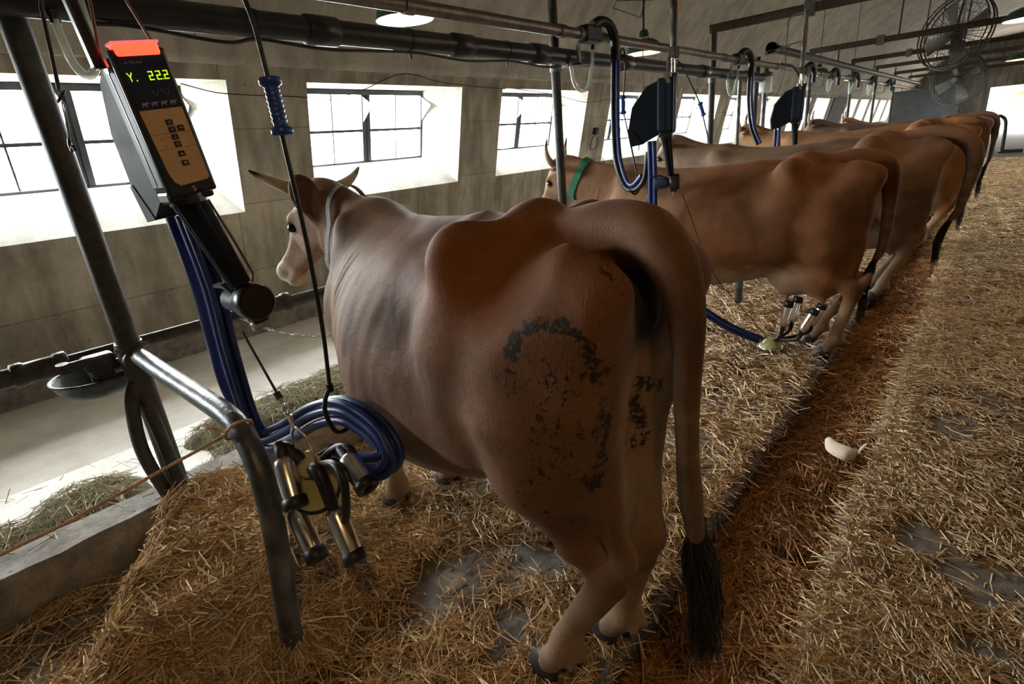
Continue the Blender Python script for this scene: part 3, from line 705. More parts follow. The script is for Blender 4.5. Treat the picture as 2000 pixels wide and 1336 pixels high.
# manger kerb, cast and worn: gently uneven edge
def kerb():
    rng = np.random.default_rng(4); ys = np.arange(YN, YF+.01, .08); k = len(ys); V = []; F = []
    for y in ys:
        j = rng.normal(0, .006, 4); V += [(KX+j[0], y, 0), (KX+j[1]*1.2, y, KZ-.03+j[2]), (KX-.03+j[3], y, KZ+j[2]*.4), (-2.68, y, KZ-.01+j[3]*.4), (-2.71, y, .05)]
    for i in range(k-1):
        for q in range(4): F.append((i*5+q, i*5+q+1, (i+1)*5+q+1, (i+1)*5+q))
    m = MB(); m.add(V, F); return structure(m.build('trim_3', M_KERB, fix=False))
kerb()
# low plinth at the foot of the window wall
f = MB(); f.prism([(XB-.05, 0), (XB+.14, 0), (XB+.14, .17), (XB+.06, .19), (XB-.05, .19)], 1, YN, YF); structure(f.build('baseboard_left', M_KERB))
# outdoors
f = MB(); f.add([(-60, -60, -.35), (60, -60, -.35), (60, 120, -.35), (-60, 120, -.35)], [(0, 1, 2, 3)]); structure(f.build('ground', plain('grass_ground', (.22, .225, .17), .9, noise=.3, nscale=1.5), fix=False))
f = MB(); f.add([(-3, YF+.3, -.02), (6, YF+.3, -.02), (6, YF+14, -.05), (-3, YF+14, -.05)], [(0, 1, 2, 3)]); structure(f.build('yard', plain('yard_concrete', (.45, .44, .42), .9, noise=.2, nscale=2), fix=False))
# ---------------------------------------------------------------- pipes, posts, lamps, beams, fans
M_PIPE = plain('painted_steel_pipe', (.040, .038, .037), .55, .2, noise=.35, nscale=25, bump=.15, bscale=120)
M_GALV = plain('galvanised_pipe', (.15, .155, .16), .5, .6, noise=.4, nscale=18, bump=.12, bscale=90)
M_RUST = plain('brown_steel', (.075, .052, .038), .7, .3, noise=.4, nscale=30)
M_BLACKP = plain('black_plastic_pipe', (.016, .017, .020), .38, noise=.3, nscale=14)
M_RUB = plain('black_rubber', (.009, .009, .010), .45)
M_INOX = plain('stainless_steel', (.82, .80, .77), .24, 1.0, noise=.12, nscale=40)
M_INOXD = plain('dull_stainless_pipe', (.20, .175, .155), .45, .8, noise=.25, nscale=20)
M_ROPE = plain('orange_twine', (.58, .38, .26), .9, noise=.3, nscale=200)
def clear_mat():
    m, nt, b = node_mat('clear_tube'); b.inputs['Base Color'].default_value = (.72, .82, .76, 1); b.inputs['Roughness'].default_value = .15; b.inputs['Alpha'].default_value = .55
    return m
M_CLEAR = clear_mat()
def arc(c, r, a0, a1, n, ax='xz'):
    out = []
    for i in range(n+1):
        a = a0+(a1-a0)*i/n; u, v = r*math.cos(a), r*math.sin(a)
        out.append((c[0]+u, c[1], c[2]+v) if ax == 'xz' else ((c[0], c[1]+u, c[2]+v) if ax == 'yz' else (c[0]+u, c[1]+v, c[2])))
    return out
# black vacuum line along the posts
vp = empty('vacuum_pipe', (-2.412, YN, 2.08), 0, 'thick black vacuum pipe running along the tops of the stall posts', 'pipe')
MB().tube([(0, -YN-2.8, 0), (0, -YN+7.87, 0)], .052, 20).build('pipe', M_BLACKP, vp)
for y in (.24, 1.56, 2.46, 3.18, 4.34, 5.98, 7.33): MB().tube([(0, -YN+y-.08, 0), (0, -YN+y-.075, 0), (0, -YN+y+.075, 0), (0, -YN+y+.08, 0)], [.054, .062, .062, .054], 20).build('coupling', M_BLACKP, vp)
for y in (1.25, 2.07, 2.85): MB().tube([(0, -YN+y-.008, 0), (0, -YN+y+.008, 0)], .0555, 20).box((-.006, -YN+y-.006, -.09), (.006, -YN+y+.006, -.052)).build('cable_tie', M_RUB, vp)
# a thin black cable tied under it
pts = spline([(-2.385, .66, 2.021), (-2.385, .80, 2.024), (-2.38, 1.1, 1.995), (-2.385, 1.25, 2.018), (-2.375, 1.56, 1.998), (-2.385, 2.07, 2.018), (-2.38, 2.46, 1.998), (-2.385, 2.85, 2.018), (-2.38, 3.18, 2.000), (-2.385, 3.40, 2.008)], 6)
tag(MB().tube(pts, .007, 6).build('electric_cable', M_RUB), 'thin black cable sagging between ties below the vacuum pipe', 'cable')
# steel milk line, higher and nearer the cows
mp = empty('milk_pipe', (-2.3, YN, 2.205), 0, 'dull stainless milk pipe running above the cows beside the black pipe', 'pipe')
MB().tube([(0, -YN-3.2, 0), (0, -YN+8.1, 0)], .034, 18).tube([(0, -YN+8.1, -.0), (0, YF-YN-.6, -.0)], .030, 14).build('pipe', M_INOXD, mp)
for y in (-.6, 2.0, 3.30, 6.25, 8.1, 10.4, 13.7): MB().tube([(0, -YN+y-.03, 0), (0, -YN+y+.03, 0)], .041, 18).build('union', M_INOXD, mp)
# upper pipe of the far half
up = empty('air_pipe', (-2.12, 7.0, 2.33), 0, 'dark pipe starting midway and running above the far stalls', 'pipe')
MB().tube([(0, .2, 0), (0, 15.5, 0)], .045, 14).build('pipe', M_PIPE, up)
for y in (3.7, 7.1, 10.1, 13.3): MB().tube([(0, y, 0), (0, y, .24)], .012, 6).build('hanger', M_RUST, up); MB().tube([(0, .2, 0), (0, .32, 0)], .062, 14).build('end_cap', plain('white_plastic_cap', (.5, .5, .47), .5), up)
# water line
wp = empty('water_pipe', (-2.72, YN, .846), 0, 'grey water pipe with couplings running behind the posts over the manger', 'pipe')
MB().tube([(0, -YN-2.5, 0), (0, -YN+.28, 0)], .037, 16).tube([(0, -YN+.24, 0), (0, YF-YN-1, 0)], .027, 14).build('pipe', M_PIPE, wp)
for y in (.22, 1.18, 3.4, 6.4): MB().tube([(0, -YN+y-.09, 0), (0, -YN+y-.085, 0), (0, -YN+y-.05, 0), (0, -YN+y-.045, 0), (0, -YN+y+.045, 0), (0, -YN+y+.05, 0), (0, -YN+y+.085, 0), (0, -YN+y+.09, 0)], [.038, .048, .048, .042, .042, .048, .048, .038], 16).build('coupling', M_PIPE, wp)
# stall dividers: post, transverse rail bending to the floor, hoop over the kerb
def divider(y, label, full=True, x=-2.55, r=.042, top=2.12):
    t = empty('stall_divider', (x, y, 0), 0, label, 'stall divider', 'pipe dividers between the stalls')
    MB().tube([(0, 0, .185), (0, 0, top)], r, 18).build('post', M_PIPE, t)
    c = MB()
    c.tube([(.0, -.065, top-.02), (.0, .065, top-.02)], .018, 8); c.rbox((-.05, -.06, top-.05), (.090, .06, top-.02), .006); c.tube([(.03, -.075, top-.04), (.03, .075, top-.04)], .011, 6); c.build('pipe_clamp', M_GALV, t)
    if full:
        P = [(-.12, .01, .855), (.30, .01, .83), (.72, .01, .815)] + spline([(.87, .008, .812), (.98, .003, .79), (1.07, -.008, .715), (1.112, -.02, .60), (1.118, -.04, .386), (1.108, -.062, .17), (1.105, -.066, -.01)], 5)
        MB().tube(P, .034, 18).build('rail', M_GALV_DIV, t)
        MB().tube([(-.135, .01, .856), (-.105, .01, .854)], .040, 16).build('end_cap', M_GALV, t)
        k = MB(); k.tube([(0, 0, .76), (0, 0, .90)], .049, 18); k.tube([(-.02, .0, .833), (.05, .0, .83)], .046, 16); k.build('cross_fitting', M_PIPE, t)
        k = MB(); k.tube([(-.0, -.075, .80), (0, .075, .80)], .010, 6); k.tube([(.03, -.06, .88), (.03, .06, .88)], .009, 6); k.build('bolt', M_GALV, t)
        h = MB(); P1 = spline([(0, .0, .76), (.02, -.06, .66), (.045, -.09, .46), (.09, -.072, .27), (.118, -.055, .19), (.128, -.04, .172), (.13, -.022, .19), (.10, -.015, .33), (.05, -.012, .50), (.02, -.01, .62), (0, .01, .74)], 5)
        h.tube(P1, .026, 12); h.build('hoop', M_PIPE, t)
    return t
M_GALV_DIV = plain('worn_painted_rail', (.10, .105, .11), .4, .6, noise=.55, nscale=14, bump=.2, bscale=60)
divider(-2.55, 'stall divider next to the one with the water bowl, tied to it by orange twine')
divider(.49, 'stall divider carrying the water bowl, its grey rail bent down into the straw heap')
def post(x, y, z0, z1, r, label, mat=None, br=True):
    t = empty('stall_post', (x, y, 0), 0, label, 'post', 'upright posts along the stalls')
    MB().tube([(0, 0, z0), (0, 0, z1)], r, 14).build('shaft', mat or M_PIPE, t)
    if br:
        c = MB(); c.tube([(0, 0, 2.00), (0, 0, 2.05)], r+.008, 14); c.box((0, -.015, 2.016), (.215, .015, 2.030)); c.box((.195, -.015, 2.016), (.215, .015, 2.176)); c.build('pipe_bracket', M_GALV, t)
    return t
post(-2.52, 3.52, .19, 3.75, .034, 'slim dark post rising past the green-collared cow to the ceiling')
post(-2.5, 6.46, .19, 2.52, .034, 'brown post under the first overhead beam beyond the second milking unit')
for i, (y, lb) in enumerate(((7.35, 'pale thin steel post with a valve beside the window'), (7.97, 'dark post where the black pipe ends'), (8.34, 'grey post just past the end of the black pipe'), (10.7, 'post carrying the second overhead beam'), (14.1, 'post carrying the third overhead beam'), (17.1, 'post carrying the fourth overhead beam'), (20.3, 'post carrying the fifth overhead beam'))):
    post(-2.5, y, .19, (2.08, 2.34, 2.1, 2.55, 2.58, 2.60, 2.6)[i], (.024, .034, .03, .032, .032, .032, .032)[i], lb, M_GALV if i in (0, 2) else M_PIPE, i > 2)
# a far divider rail end standing in the straw
d2 = empty('stall_divider', (-2.5, 4.75, 0), 0, 'stall divider half hidden behind the cow being milked', 'stall divider', 'pipe dividers between the stalls')
MB().tube([(0, 0, .19), (0, 0, 1.0)], .034, 14).build('post', M_PIPE, d2)
MB().tube([(0, 0, .82), (.5, 0, .82)] + spline([(.75, 0, .81), (.87, 0, .76), (.94, 0, .62), (.97, 0, .4), (.975, 0, -.01)], 5), .034, 14).build('rail', M_GALV_DIV, d2)
# transverse overhead beams (angle steel) with their drop rods
def beam(y, z, x0, x1, label, rods=True, drop=True):
    t = empty('overhead_beam', (0, y, z), 0, label, 'beam', 'transverse beams over the stalls')
    MB().box((x0, -.03, -.045), (x1, -.022, .040)).box((x0, -.03, .032), (x1, .035, .040)).build('angle_bar', M_RUST, t)
    if rods:
        for x in (-1.35, .8, 2.9): MB().tube([(x, 0, .03), (x, .0, 2.42 if x > 0 else 2.30)], .011, 6).build('hanger_rod', M_RUST, t)
    return t
beam(.62, 2.62, -2.5, 4.2, 'overhead beam above the near milking unit')
beam(3.40, 2.62, -2.48, 4.2, 'overhead beam above the milking unit beside the second cow')
beam(6.46, 2.53, -2.54, 4.2, 'nearest beam of those crossing above the brown post')
beam(10.7, 2.57, -2.54, 4.2, 'second beam crossing above the stalls')
beam(14.1, 2.60, -2.54, 4.2, 'third beam crossing in front of the big fan')
beam(17.1, 2.61, -2.54, 4.2, 'fourth beam crossing below the big fan')
beam(20.3, 2.60, -2.54, 4.2, 'fifth beam crossing above the far stalls')
beam(23.6, 2.60, -2.54, 4.2, 'last beam crossing before the far gable')
# lamps: green enamel shades on cords
M_ENAM = plain('green_enamel', (.035, .075, .055), .35); M_ENAMW = plain('white_enamel', (.85, .85, .82), .4)
def lamp(x, y, z, r, label, watt, col=(1, .82, .6), group='enamel lamps along the ceiling', power=0):
    zc = 4.35 if x < -2 else 5.1
    t = empty('pendant_lamp', (x, y, z), 0, label, 'lamp', group)
    pr = [(r, 0), (r*.98, .012), (r*.93, .05), (r*.80, .10), (r*.5, .135), (r*.28, .15), (r*.24, .21), (r*.1, .23), (.006, .235)]
    MB().lathe(pr, 32).build('shade', M_ENAM, t)
    MB().lathe([(p[0]*.985, p[1]+.001) for p in pr[:7]], 32).build('shade_lining', M_ENAMW, t)
    b = MB(); b.lathe([(.001, .035), (.025, .04), (.042, .06), (.045, .08), (.035, .11), (.02, .14), (.018, .19)], 20); b.build('bulb', plain('bulb_glow', (1, .9, .75), .3, emit=watt*.5, emitcol=col), t)
    MB().tube([(0, 0, .23), (0, 0, zc-z)], .006, 6).build('cord', M_RUB, t)
    if power:
        l = bpy.data.lights.new('lamp_light', 'POINT'); l.energy = power; l.color = col; l.shadow_soft_size = .05; lo = link(bpy.data.objects.new('lamp_light', l), t); lo.location = (0, 0, .02)
    return t
lamp(-3.0, 2.57, 2.335, .185, 'green enamel lamp with bright white glow near the wall windows', 40, (1, .93, .8))
lamp(-3.0, 5.82, 2.335, .185, 'green enamel lamp with warm glow above the second cow', 12, (1, .62, .28))
lamp(-3.0, 13.5, 2.38, .185, 'small warm enamel lamp far down the stall row', 14, (1, .6, .25))
lamp(-3.0, 17.0, 2.40, .185, 'farthest warm enamel lamp over the stall row', 14, (1, .6, .25))
lamp(.12, 10.0, 2.46, .30, 'wide bright lamp hanging over the aisle', 40, (1, .95, .85), 'aisle lamps', 1.5)
lamp(.20, 15.0, 2.26, .30, 'wide amber lamp hanging over the aisle near the gable wall', 14, (1, .6, .22), 'aisle lamps', 1.5)
lamp(.35, 4.6, 2.75, .30, 'amber fill lamp added over the aisle beside the second cow', 14, (1, .58, .22), 'aisle lamps', 2.6)  # out of view, added to throw warm fill on rumps and gutter
lamp(.55, -.4, 2.75, .30, 'amber fill lamp added over the aisle at the near stall', 14, (1, .58, .22), 'aisle lamps', 2.6)  # second added lamp above the frame, warm fill for the near cow
# big drum fans
M_FAN = plain('fan_wire', (.07, .068, .06), .6, .4)
def fan(x, y, z, r, rx, rz, label, rod):
    t = empty('drum_fan', (x, y, z), rz, label, 'fan', 'big round fans hung below the vault'); t.rotation_euler = (rx, 0, rz)
    g = MB()
    for q, dy in ((1.0, 0), (.98, -.09), (.98, .09)): g.tube(arc((0, dy, 0), r*q, 0, 2*math.pi, 40), .012 if dy else .016, 6, caps=False)
    for i in range(40):
        a = 2*math.pi*i/40; c, s = math.cos(a), math.sin(a)
        for sg in (-1, 1): g.tube([(r*.16*c, sg*.13, r*.16*s), (r*.7*c, sg*.12, r*.7*s), (r*.98*c, sg*.09, r*.98*s)], .0035, 4, caps=False)
    for q in (.35, .6, .82):
        for sg in (-1, 1): g.tube(arc((0, sg*.123, 0), r*q, 0, 2*math.pi, 32), .0035, 4, caps=False)
    g.build('guard', M_FAN, t)
    MB().tube([(0, -.13, 0), (0, -.12, 0), (0, .15, 0), (0, .16, 0)], [r*.10, r*.17, r*.17, r*.1], 20).build('motor', M_FAN, t)
    for i in range(4):
        a = 2*math.pi*i/4+.4; c, s = math.cos(a), math.sin(a); d = MB()
        V = []
        for rr, w in ((.15, .10), (.5, .16), (.86, .20)):
            for e in (-1, 1): V.append((r*(rr*c - e*w*s), e*.035, r*(rr*s + e*w*c)))
        V += [(p[0], p[1]+.006, p[2]) for p in V]
        d.add(V, [(0, 1, 3, 2), (2, 3, 5, 4), (6, 8, 9, 7), (8, 10, 11, 9), (0, 2, 8, 6), (2, 4, 10, 8), (1, 7, 9, 3), (3, 9, 11, 5), (4, 5, 11, 10), (0, 6, 7, 1)]); d.build('blade', plain('fan_blade', (.16, .155, .14), .5, .3), t)
    q = Matrix.Rotation(-rx, 4, 'X')
    MB().tube([q @ Vector((0, 0, r*.85)), q @ Vector((0, 0, rod))], .022, 6).tube([(0, 0, r*1.0), (0, 0, r*.12)], .02, 6).build('hanger', M_FAN, t)
    return t
fan(-.80, 12.6, 2.68, .56, R(-10), R(-32), 'large round caged fan hung under the vault over the stalls', 2.3)
fan(-.95, 18.2, 2.15, .58, R(0), R(-30), 'round caged fan hung in shadow near the gable wall', 2.9)
# water bowl on the near divider
b = empty('water_bowl', (-2.745, .385, .665), 0, 'dark cast iron water bowl fixed to the near stall divider', 'water bowl')
M_IRON = plain('cast_iron', (.045, .047, .05), .5, .5, noise=.4, nscale=30, bump=.2, bscale=80)
MB().lathe([(.0005, -.005), (.06, .0), (.115, .022), (.148, .055), (.160, .088), (.166, .092), (.166, .100), (.158, .100), (.150, .085), (.135, .055), (.10, .025), (.05, .008), (.0005, .006)], 36).build('bowl', M_IRON, b)
k = MB(); k.rbox((-.03, -.03, .10), (.13, .05, .14), .008); k.tube([(.05, .02, .10), (.138, .070, .125)], .03, 12); k.rbox((-.01, -.025, .03), (.02, .035, .12), .006); k.build('bracket', M_IRON, b)
k = MB(); k.rbox((.056, -.05, .135), (.132, .06, .195), .012); k.tube([(.115, -.11, .18), (.115, -.02, .18), (.11, .0, .16)], .019, 10); k.tube([(.115, -.11, .18), (.117, -.11, .20)], .022, 10); k.build('valve', M_IRON, b)
MB().rbox((-.06, -.012, .045), (.03, .012, .075), .006).build('paddle', M_IRON, b)
# orange twine from the divider rail away to the next one
tw = empty('twine', (-1.556, .45, .80), 0, 'orange twine knotted round the divider rail and strung away to the next divider', 'twine')
MB().tube(spline([(.0, 0, -.005), (-.012, -.15, -.028), (-.024, -.315, -.055), (-.044, -.52, -.080), (-.044, -1.4, -.095), (-.03, -2.3, -.06), (-.02, -2.96, .0)], 6), .0048, 6).build('strand', M_ROPE, tw)
lp = []
for i in range(15): a = 2*math.pi*i/12; lp.append((.0+.04*math.cos(a)*.6+.0, .035+.041*math.sin(a)+.0, -.005+.041*math.cos(a)*.8))
MB().tube(lp, .005, 6).build('loop', M_ROPE, tw)
k = MB()
for i in range(7): a = .6*i; k.tube(spline([(0, 0, 0), (-.02-.006*i, -.02, .012+.006*math.sin(a)), (-.045-.004*i, -.03, .018+.012*math.cos(a))], 4), .0018, 4)
k.build('frayed_end', M_ROPE, tw)
# neck chain of the near cow
ch = empty('tie_chain', (-2.688, 1.0, .832), 0, 'bright steel tie chain slung from the water pipe to the near cow', 'chain')
P = spline([(0, 0, 0), (.10, .08, -.07), (.27, .18, -.108), (.45, .265, -.095), (.640, .295, -.030)], 5); L = 0; lk = 0
seg = [np.array(p) for p in P]; cum = [0]
for i in range(1, len(seg)): cum.append(cum[-1]+np.linalg.norm(seg[i]-seg[i-1]))
s = 0.0
while s < cum[-1]-.02:
    j = max(i for i in range(len(cum)) if cum[i] <= s); j = min(j, len(seg)-2); q = seg[j]+(seg[j+1]-seg[j])*((s-cum[j])/(cum[j+1]-cum[j])); d = (seg[j+1]-seg[j]); 
    Mx = frame(q, d, (0, 0, 1) if lk % 2 else (0, 1, .01)); lpp = [Mx @ Vector((.0075*math.cos(a)*1.0, 0, .019*math.sin(a))) for a in np.linspace(0, 2*math.pi, 13)]
    MB().tube(lpp, .0028, 5, caps=False).build('link', M_INOX, ch); s += .029; lk += 1
# ---------------------------------------------------------------- milking units, clusters, hoses
M_CASE = plain('unit_casing', (.014, .028, .052), .55, noise=.15, nscale=12, spec=.22)
M_SHELL = plain('unit_back_shell', (.008, .013, .022), .65, bump=.1, bscale=300, spec=.15)
M_BEZEL = plain('unit_bezel', (.012, .012, .015), .3)
M_FILM = plain('unit_film_blue', (.012, .016, .045), .25)
M_KEYS = plain('unit_keypad_tan', (.52, .34, .18), .55, noise=.08, nscale=150)
M_KEYLINE = plain('keypad_line', (.10, .07, .05), .6)
M_ICON = plain('icon_mauve', (.22, .20, .27), .6); M_WHITE = plain('print_white', (.62, .60, .56), .6)
M_REDL = plain('red_signal_light', (.9, .06, .03), .2, emit=.75, emitcol=(1, .030, .012)); M_REDT = plain('red_light_cap', (.9, .35, .35), .15, emit=.16, emitcol=(1, .10, .12))
M_LED = plain('display_digit', (.5, .8, .02), .4, emit=.15, emitcol=(.50, .95, .01))
M_BLUE = plain('blue_hose', (.010, .030, .16), .38); M_BLUEH = plain('blue_handle', (.012, .06, .30), .35)
M_COPPER = plain('brown_wire_hanger', (.16, .085, .055), .5, .6)
M_YEL = plain('claw_yellowed_plastic', (.46, .44, .20), .25)
M_STRAPB = plain('black_strap', (.010, .011, .012), .5)
def text_mesh(body, size, M, name, mat, parent, thick=.0004):
    cu = bpy.data.curves.new(name, 'FONT'); cu.body = body; cu.size = size; cu.align_x = 'CENTER'; cu.extrude = thick
    o = bpy.data.objects.new(name, cu); COL.objects.link(o); dg = bpy.context.evaluated_depsgraph_get(); me = bpy.data.meshes.new_from_object(o.evaluated_get(dg))
    bpy.data.objects.remove(o); bpy.data.curves.remove(cu); me.transform(M); me.materials.clear(); me.materials.append(mat)
    return link(bpy.data.objects.new(name, me), parent)
def seven(mb, ch, y, z, w, h, t, x):
    """seven-segment digit standing in the yz plane"""
    seg = {'2': 'abged', 'Y': ''}[ch]
    B = dict(a=(y, z+h-t, y+w, z+h), g=(y, z+h/2-t/2, y+w, z+h/2+t/2), d=(y, z, y+w, z+t), b=(y+w-t, z+h/2, y+w, z+h), e=(y, z, y+t, z+h/2))
    for s in seg: a = B[s]; mb.box((x, a[0], a[1]), (x+.0006, a[2], a[3]))
COWICON = [(0, .25), (.04, 0), (.12, 0), (.14, .3), (.5, .32), (.56, 0), (.64, 0), (.66, .4), (.78, .62), (1.0, .62), (.96, .8), (.78, .86), (.1, .8), (.02, .7)]
def milking_unit(loc, tilt, rz, label, hang, group='milking control units', number=None, lit=True):
    t = empty('milking_unit', loc, rz, label, 'milking unit', group); t.rotation_euler = (tilt, 0, rz)
    W, Hh = .059, .325
    # casing: bevelled box, slightly narrower at the front
    MB().rbox((-.115, -W+.004, -Hh+.012), (-.012, W-.004, -.006), .016).build('casing', M_CASE, t)
    MB().box((-.066, -W+.0025, -Hh+.03), (-.063, W-.0025, -.03)).build('casing_seam', M_BEZEL, t)
    MB().rbox((-.016, -W, -Hh), (.0, W, .0), .007).build('bezel', M_BEZEL, t)
    sh = MB(); sh.prism([(-.105, -.018), (-.175, -.045), (-.265, -.155), (-.29, -.285), (-.275, -.385), (-.20, -.375), (-.105, -.33)], 1, -.050, .050)
    sh.prism([(-.27, -.285), (-.292, -.290), (-.277, -.388), (-.20, -.378)], 1, -.053, .053); sh.build('back_shell', M_SHELL, t)
    MB().box((-.0, -W+.010, -.125), (.0012, W-.010, -.012)).build('display_film', M_FILM, t)
    # red signal light on top
    rl = MB(); rl.rbox((-.030, -.046, -.016), (.006, .046, .010), .005); o = rl.build('signal_light', M_REDL if lit else M_BEZEL, t); MB().rbox((-.034, -.050, .008), (.008, .050, .014), .003).build('light_cap', M_REDT if lit else M_BEZEL, o)
    # keypad
    k = MB(); k.prism([(-.047, -.128), (.047, -.128), (.049, -.290), (.044, -.296), (-.022, -.300), (-.034, -.290), (-.040, -.268)], 0, 0, .0014); kp = k.build('keypad', M_KEYS, t)
    for z in (-.182, -.216): MB().box((.0014, -.046, z), (.0018, .047, z+.0009)).build('keypad_line', M_KEYLINE, kp)
    for z in (-.193, -.209): MB().box((.0014, -.028, z), (.0018, -.019, z+.0012)).build('keypad_line', M_KEYLINE, kp)
    for i, (y, z) in enumerate(((.006, -.158), (.006, -.174), (.026, -.173), (.006, -.191), (.006, -.207), (.006, -.229), (.006, -.251))):
        b = MB().rbox((.001, y-.0078, z-.0062), (.0034, y+.0078, z+.0062), .0016).build('button', M_BEZEL, kp); q = MB()
        if i == 5: q.prism([(y-.004, z-.003), (y+.004, z-.003), (y, z+.0035)], 0, .0034, .0038)
        elif i == 6: q.prism([(y-.004, z+.003), (y+.004, z+.003), (y, z-.0035)], 0, .0034, .0038)
        elif i == 2: q.prism([(y-.004, z), (y-.001, z+.0028), (y-.001, z+.001), (y+.003, z+.001), (y+.003, z+.003), (y+.0045, z+.003), (y+.0045, z-.0008), (y-.001, z-.0008), (y-.001, z-.0028)], 0, .0034, .0038)
        else: q.tube([(.0037, y+.0035*math.cos(a), z+.0030*math.sin(a)) for a in np.linspace(0, 5.4, 10)], .0006, 4); q.tube([(.0037, y-.002, z-.002), (.0037, y+.003, z+.002)], .0006, 4)
        q.build('key_symbol', M_KEYS, kp)
    if number:
        F = Matrix(((0, 0, 1, 0), (1, 0, 0, 0), (0, 1, 0, 0), (0, 0, 0, 1)))
        text_mesh(number, .018, Matrix.Translation((.0002, .004, -.318)) @ F, 'unit_number', M_WHITE, t)
        text_mesh('DeLaval', .0085, Matrix.Translation((.0012, -.014, -.031)) @ F, 'maker_name', M_ICON, t)
        MB().prism([(-.036, -.031), (-.031, -.031), (-.0335, -.0255)], 0, .0012, .0016).build('maker_mark', M_ICON, t)
        for y in (.002, .0180, .0345): d = MB(); seven(d, '2', y, -.067, .0100, .0185, .0021, .0013); d.build('display_digit', M_LED, t)
        MB().box((.0013, .0300, -.067), (.0019, .0320, -.0650)).build('display_point', M_LED, t); MB().box((.0013, -.026, -.067), (.0019, -.0238, -.0645)).build('display_point', M_LED, t)
        d = MB(); d.tube([(.0016, -.041, -.049), (.0016, -.036, -.058), (.0016, -.036, -.067)], .0011, 4); d.tube([(.0016, -.031, -.049), (.0016, -.036, -.058)], .0011, 4); d.build('display_letter', M_LED, t)
        w = MB(); w.tube([(.0015, y, z) for y, z in ((-.004, -.087), (.000, -.099), (.004, -.099), (.010, -.088), (.018, -.088), (.026, -.099), (.030, -.099), (.0315, -.087))], .0006, 4); w.build('curve_symbol', M_ICON, t)
        for i in range(4):
            y0 = -.036+.0205*i; MB().prism([(y0+.017*p[0], -.122+.0125*p[1]) for p in COWICON], 0, .0012, .0016).build('cow_symbol', M_ICON, t)
    # clips at the top corners, wire bail
    for s in (-1, 1):
        c = MB(); c.prism([(-.075, .012), (-.055, .018), (-.030, -.030), (-.036, -.042), (-.05, -.042)], 1, s*(W+.002)-.0025, s*(W+.002)+.0025); c.build('clip', M_INOX, t)
    MB().tube([(-.05, -W-.003, -.01), (-.05, -W*.62, .10), (-.05, -W*.58, hang)], .0036, 6).tube([(-.05, W+.003, -.01), (-.05, W*.62, .10), (-.05, W*.58, hang)], .0036, 6).tube([(-.05, -W*.58, hang), (-.05, W*.58, hang)], .0036, 6).build('wire_bail', M_COPPER, t)
    # collar, arm, hinge hub with motor barrel
    MB().tube([(-.06, 0, -Hh-.022), (-.06, 0, -Hh+.02)], .046, 20).rbox((-.10, -.055, -Hh-.016), (-.02, .055, -Hh+.016), .008).build('neck', M_BEZEL, t)
    A0, A1 = Vector((-.065, 0, -Hh-.01)), Vector((-.035, .035, -.585))
    arm = MB(); arm.tube([A0, A1], [.044, .030], 16, flat=((1, 0, 0), .62)); arm.tube([A0+Vector((.024, 0, 0)), A1+Vector((.014, 0, 0))], [.014, .011], 8); arm.tube([A0+Vector((.014, -.032, 0)), A1+Vector((.010, -.020, 0))], [.009, .007], 8); am = arm.build('arm', M_SHELL, t)
    MB().tube([A0+Vector((.0, .045, 0)), A0+Vector((.03, .060, -.12)), A1+Vector((.0, .042, .02)), A1+Vector((.0, .02, -.03))], .0035, 6).build('wire', plain('brown_wire', (.10, .03, .025), .5), am)
    MB().tube([(-.13, .03, -.635), (-.125, .03, -.635), (-.05, .03, -.635)], [.030, .034, .034], 18).tube([(-.06, .03, -.635), (-.03, .03, -.635)], .024, 14).build('motor_barrel', M_CASE, t)
    MB().tube([(-.035, .04, -.632), (-.028, .04, -.632), (.018, .04, -.632), (.024, .04, -.632)], [.044, .052, .052, .047], 26).rbox((-.03, .015, -.695), (.01, .06, -.66), .006).build('hub', M_BEZEL, t)
    MB().rbox((-.02, .012, -.715), (-.005, .05, -.690), .004).build('cord_guide', M_INOX, t)
    MB().prism([(-.16, -.585), (-.10, -.578), (-.04, -.60), (-.04, -.607), (-.10, -.590), (-.16, -.595)], 1, .005, .022).build('hose_guide', M_CASE, t)
    return t
_u = milking_unit((-1.5, .49, 1.787), R(6.4), 0, 'milking control unit with lit red lamp and display, hanging by the near divider', .90, number='5')
MB().rbox((-.075, -.082, -.03), (-.045, -.058, .84), .005).build('support_strap', M_BEZEL, _u)
milking_unit((-1.535, 3.40, 1.835), R(2), R(20), 'dark milking control unit hanging beside the green-collared cow', .02, lit=False)
milking_unit((-1.52, 6.33, 1.845), R(2), R(22), 'dark milking control unit hanging above the third cow', .03, lit=False)
def hanger(x, y, z0, z1, label):
    t = empty('unit_hanger', (x, y, z0), 0, label, 'hanger', 'telescopic hangers of the milking units')
    MB().tube([(0, 0, .10), (0, 0, z1-z0)], .021, 14).build('tube', M_GALV, t); MB().tube([(0, 0, .32), (0, 0, .50)], .027, 14).build('sleeve', M_INOXD, t)
    for s in (-1, 1): MB().tube([(0, s*.022, -.02), (0, s*.022, .12)], .005, 6).build('hook_rod', M_INOX, t)
    MB().rbox((-.025, -.03, .09), (.025, .03, .15), .006).build('swivel', M_RUST, t)
    return t
hanger(-1.55, 3.385, 1.84, 2.60, 'grey telescopic hanger holding the milking unit beside the second cow')
hanger(-1.56, 6.32, 1.86, 2.50, 'grey telescopic hanger holding the milking unit above the third cow')
def hose(name, pts, r, mat, label, cat='hose', group=None, n=10, k=6):
    return tag(MB().tube(spline(pts, k), r, n).build(name, mat), label, cat, group)
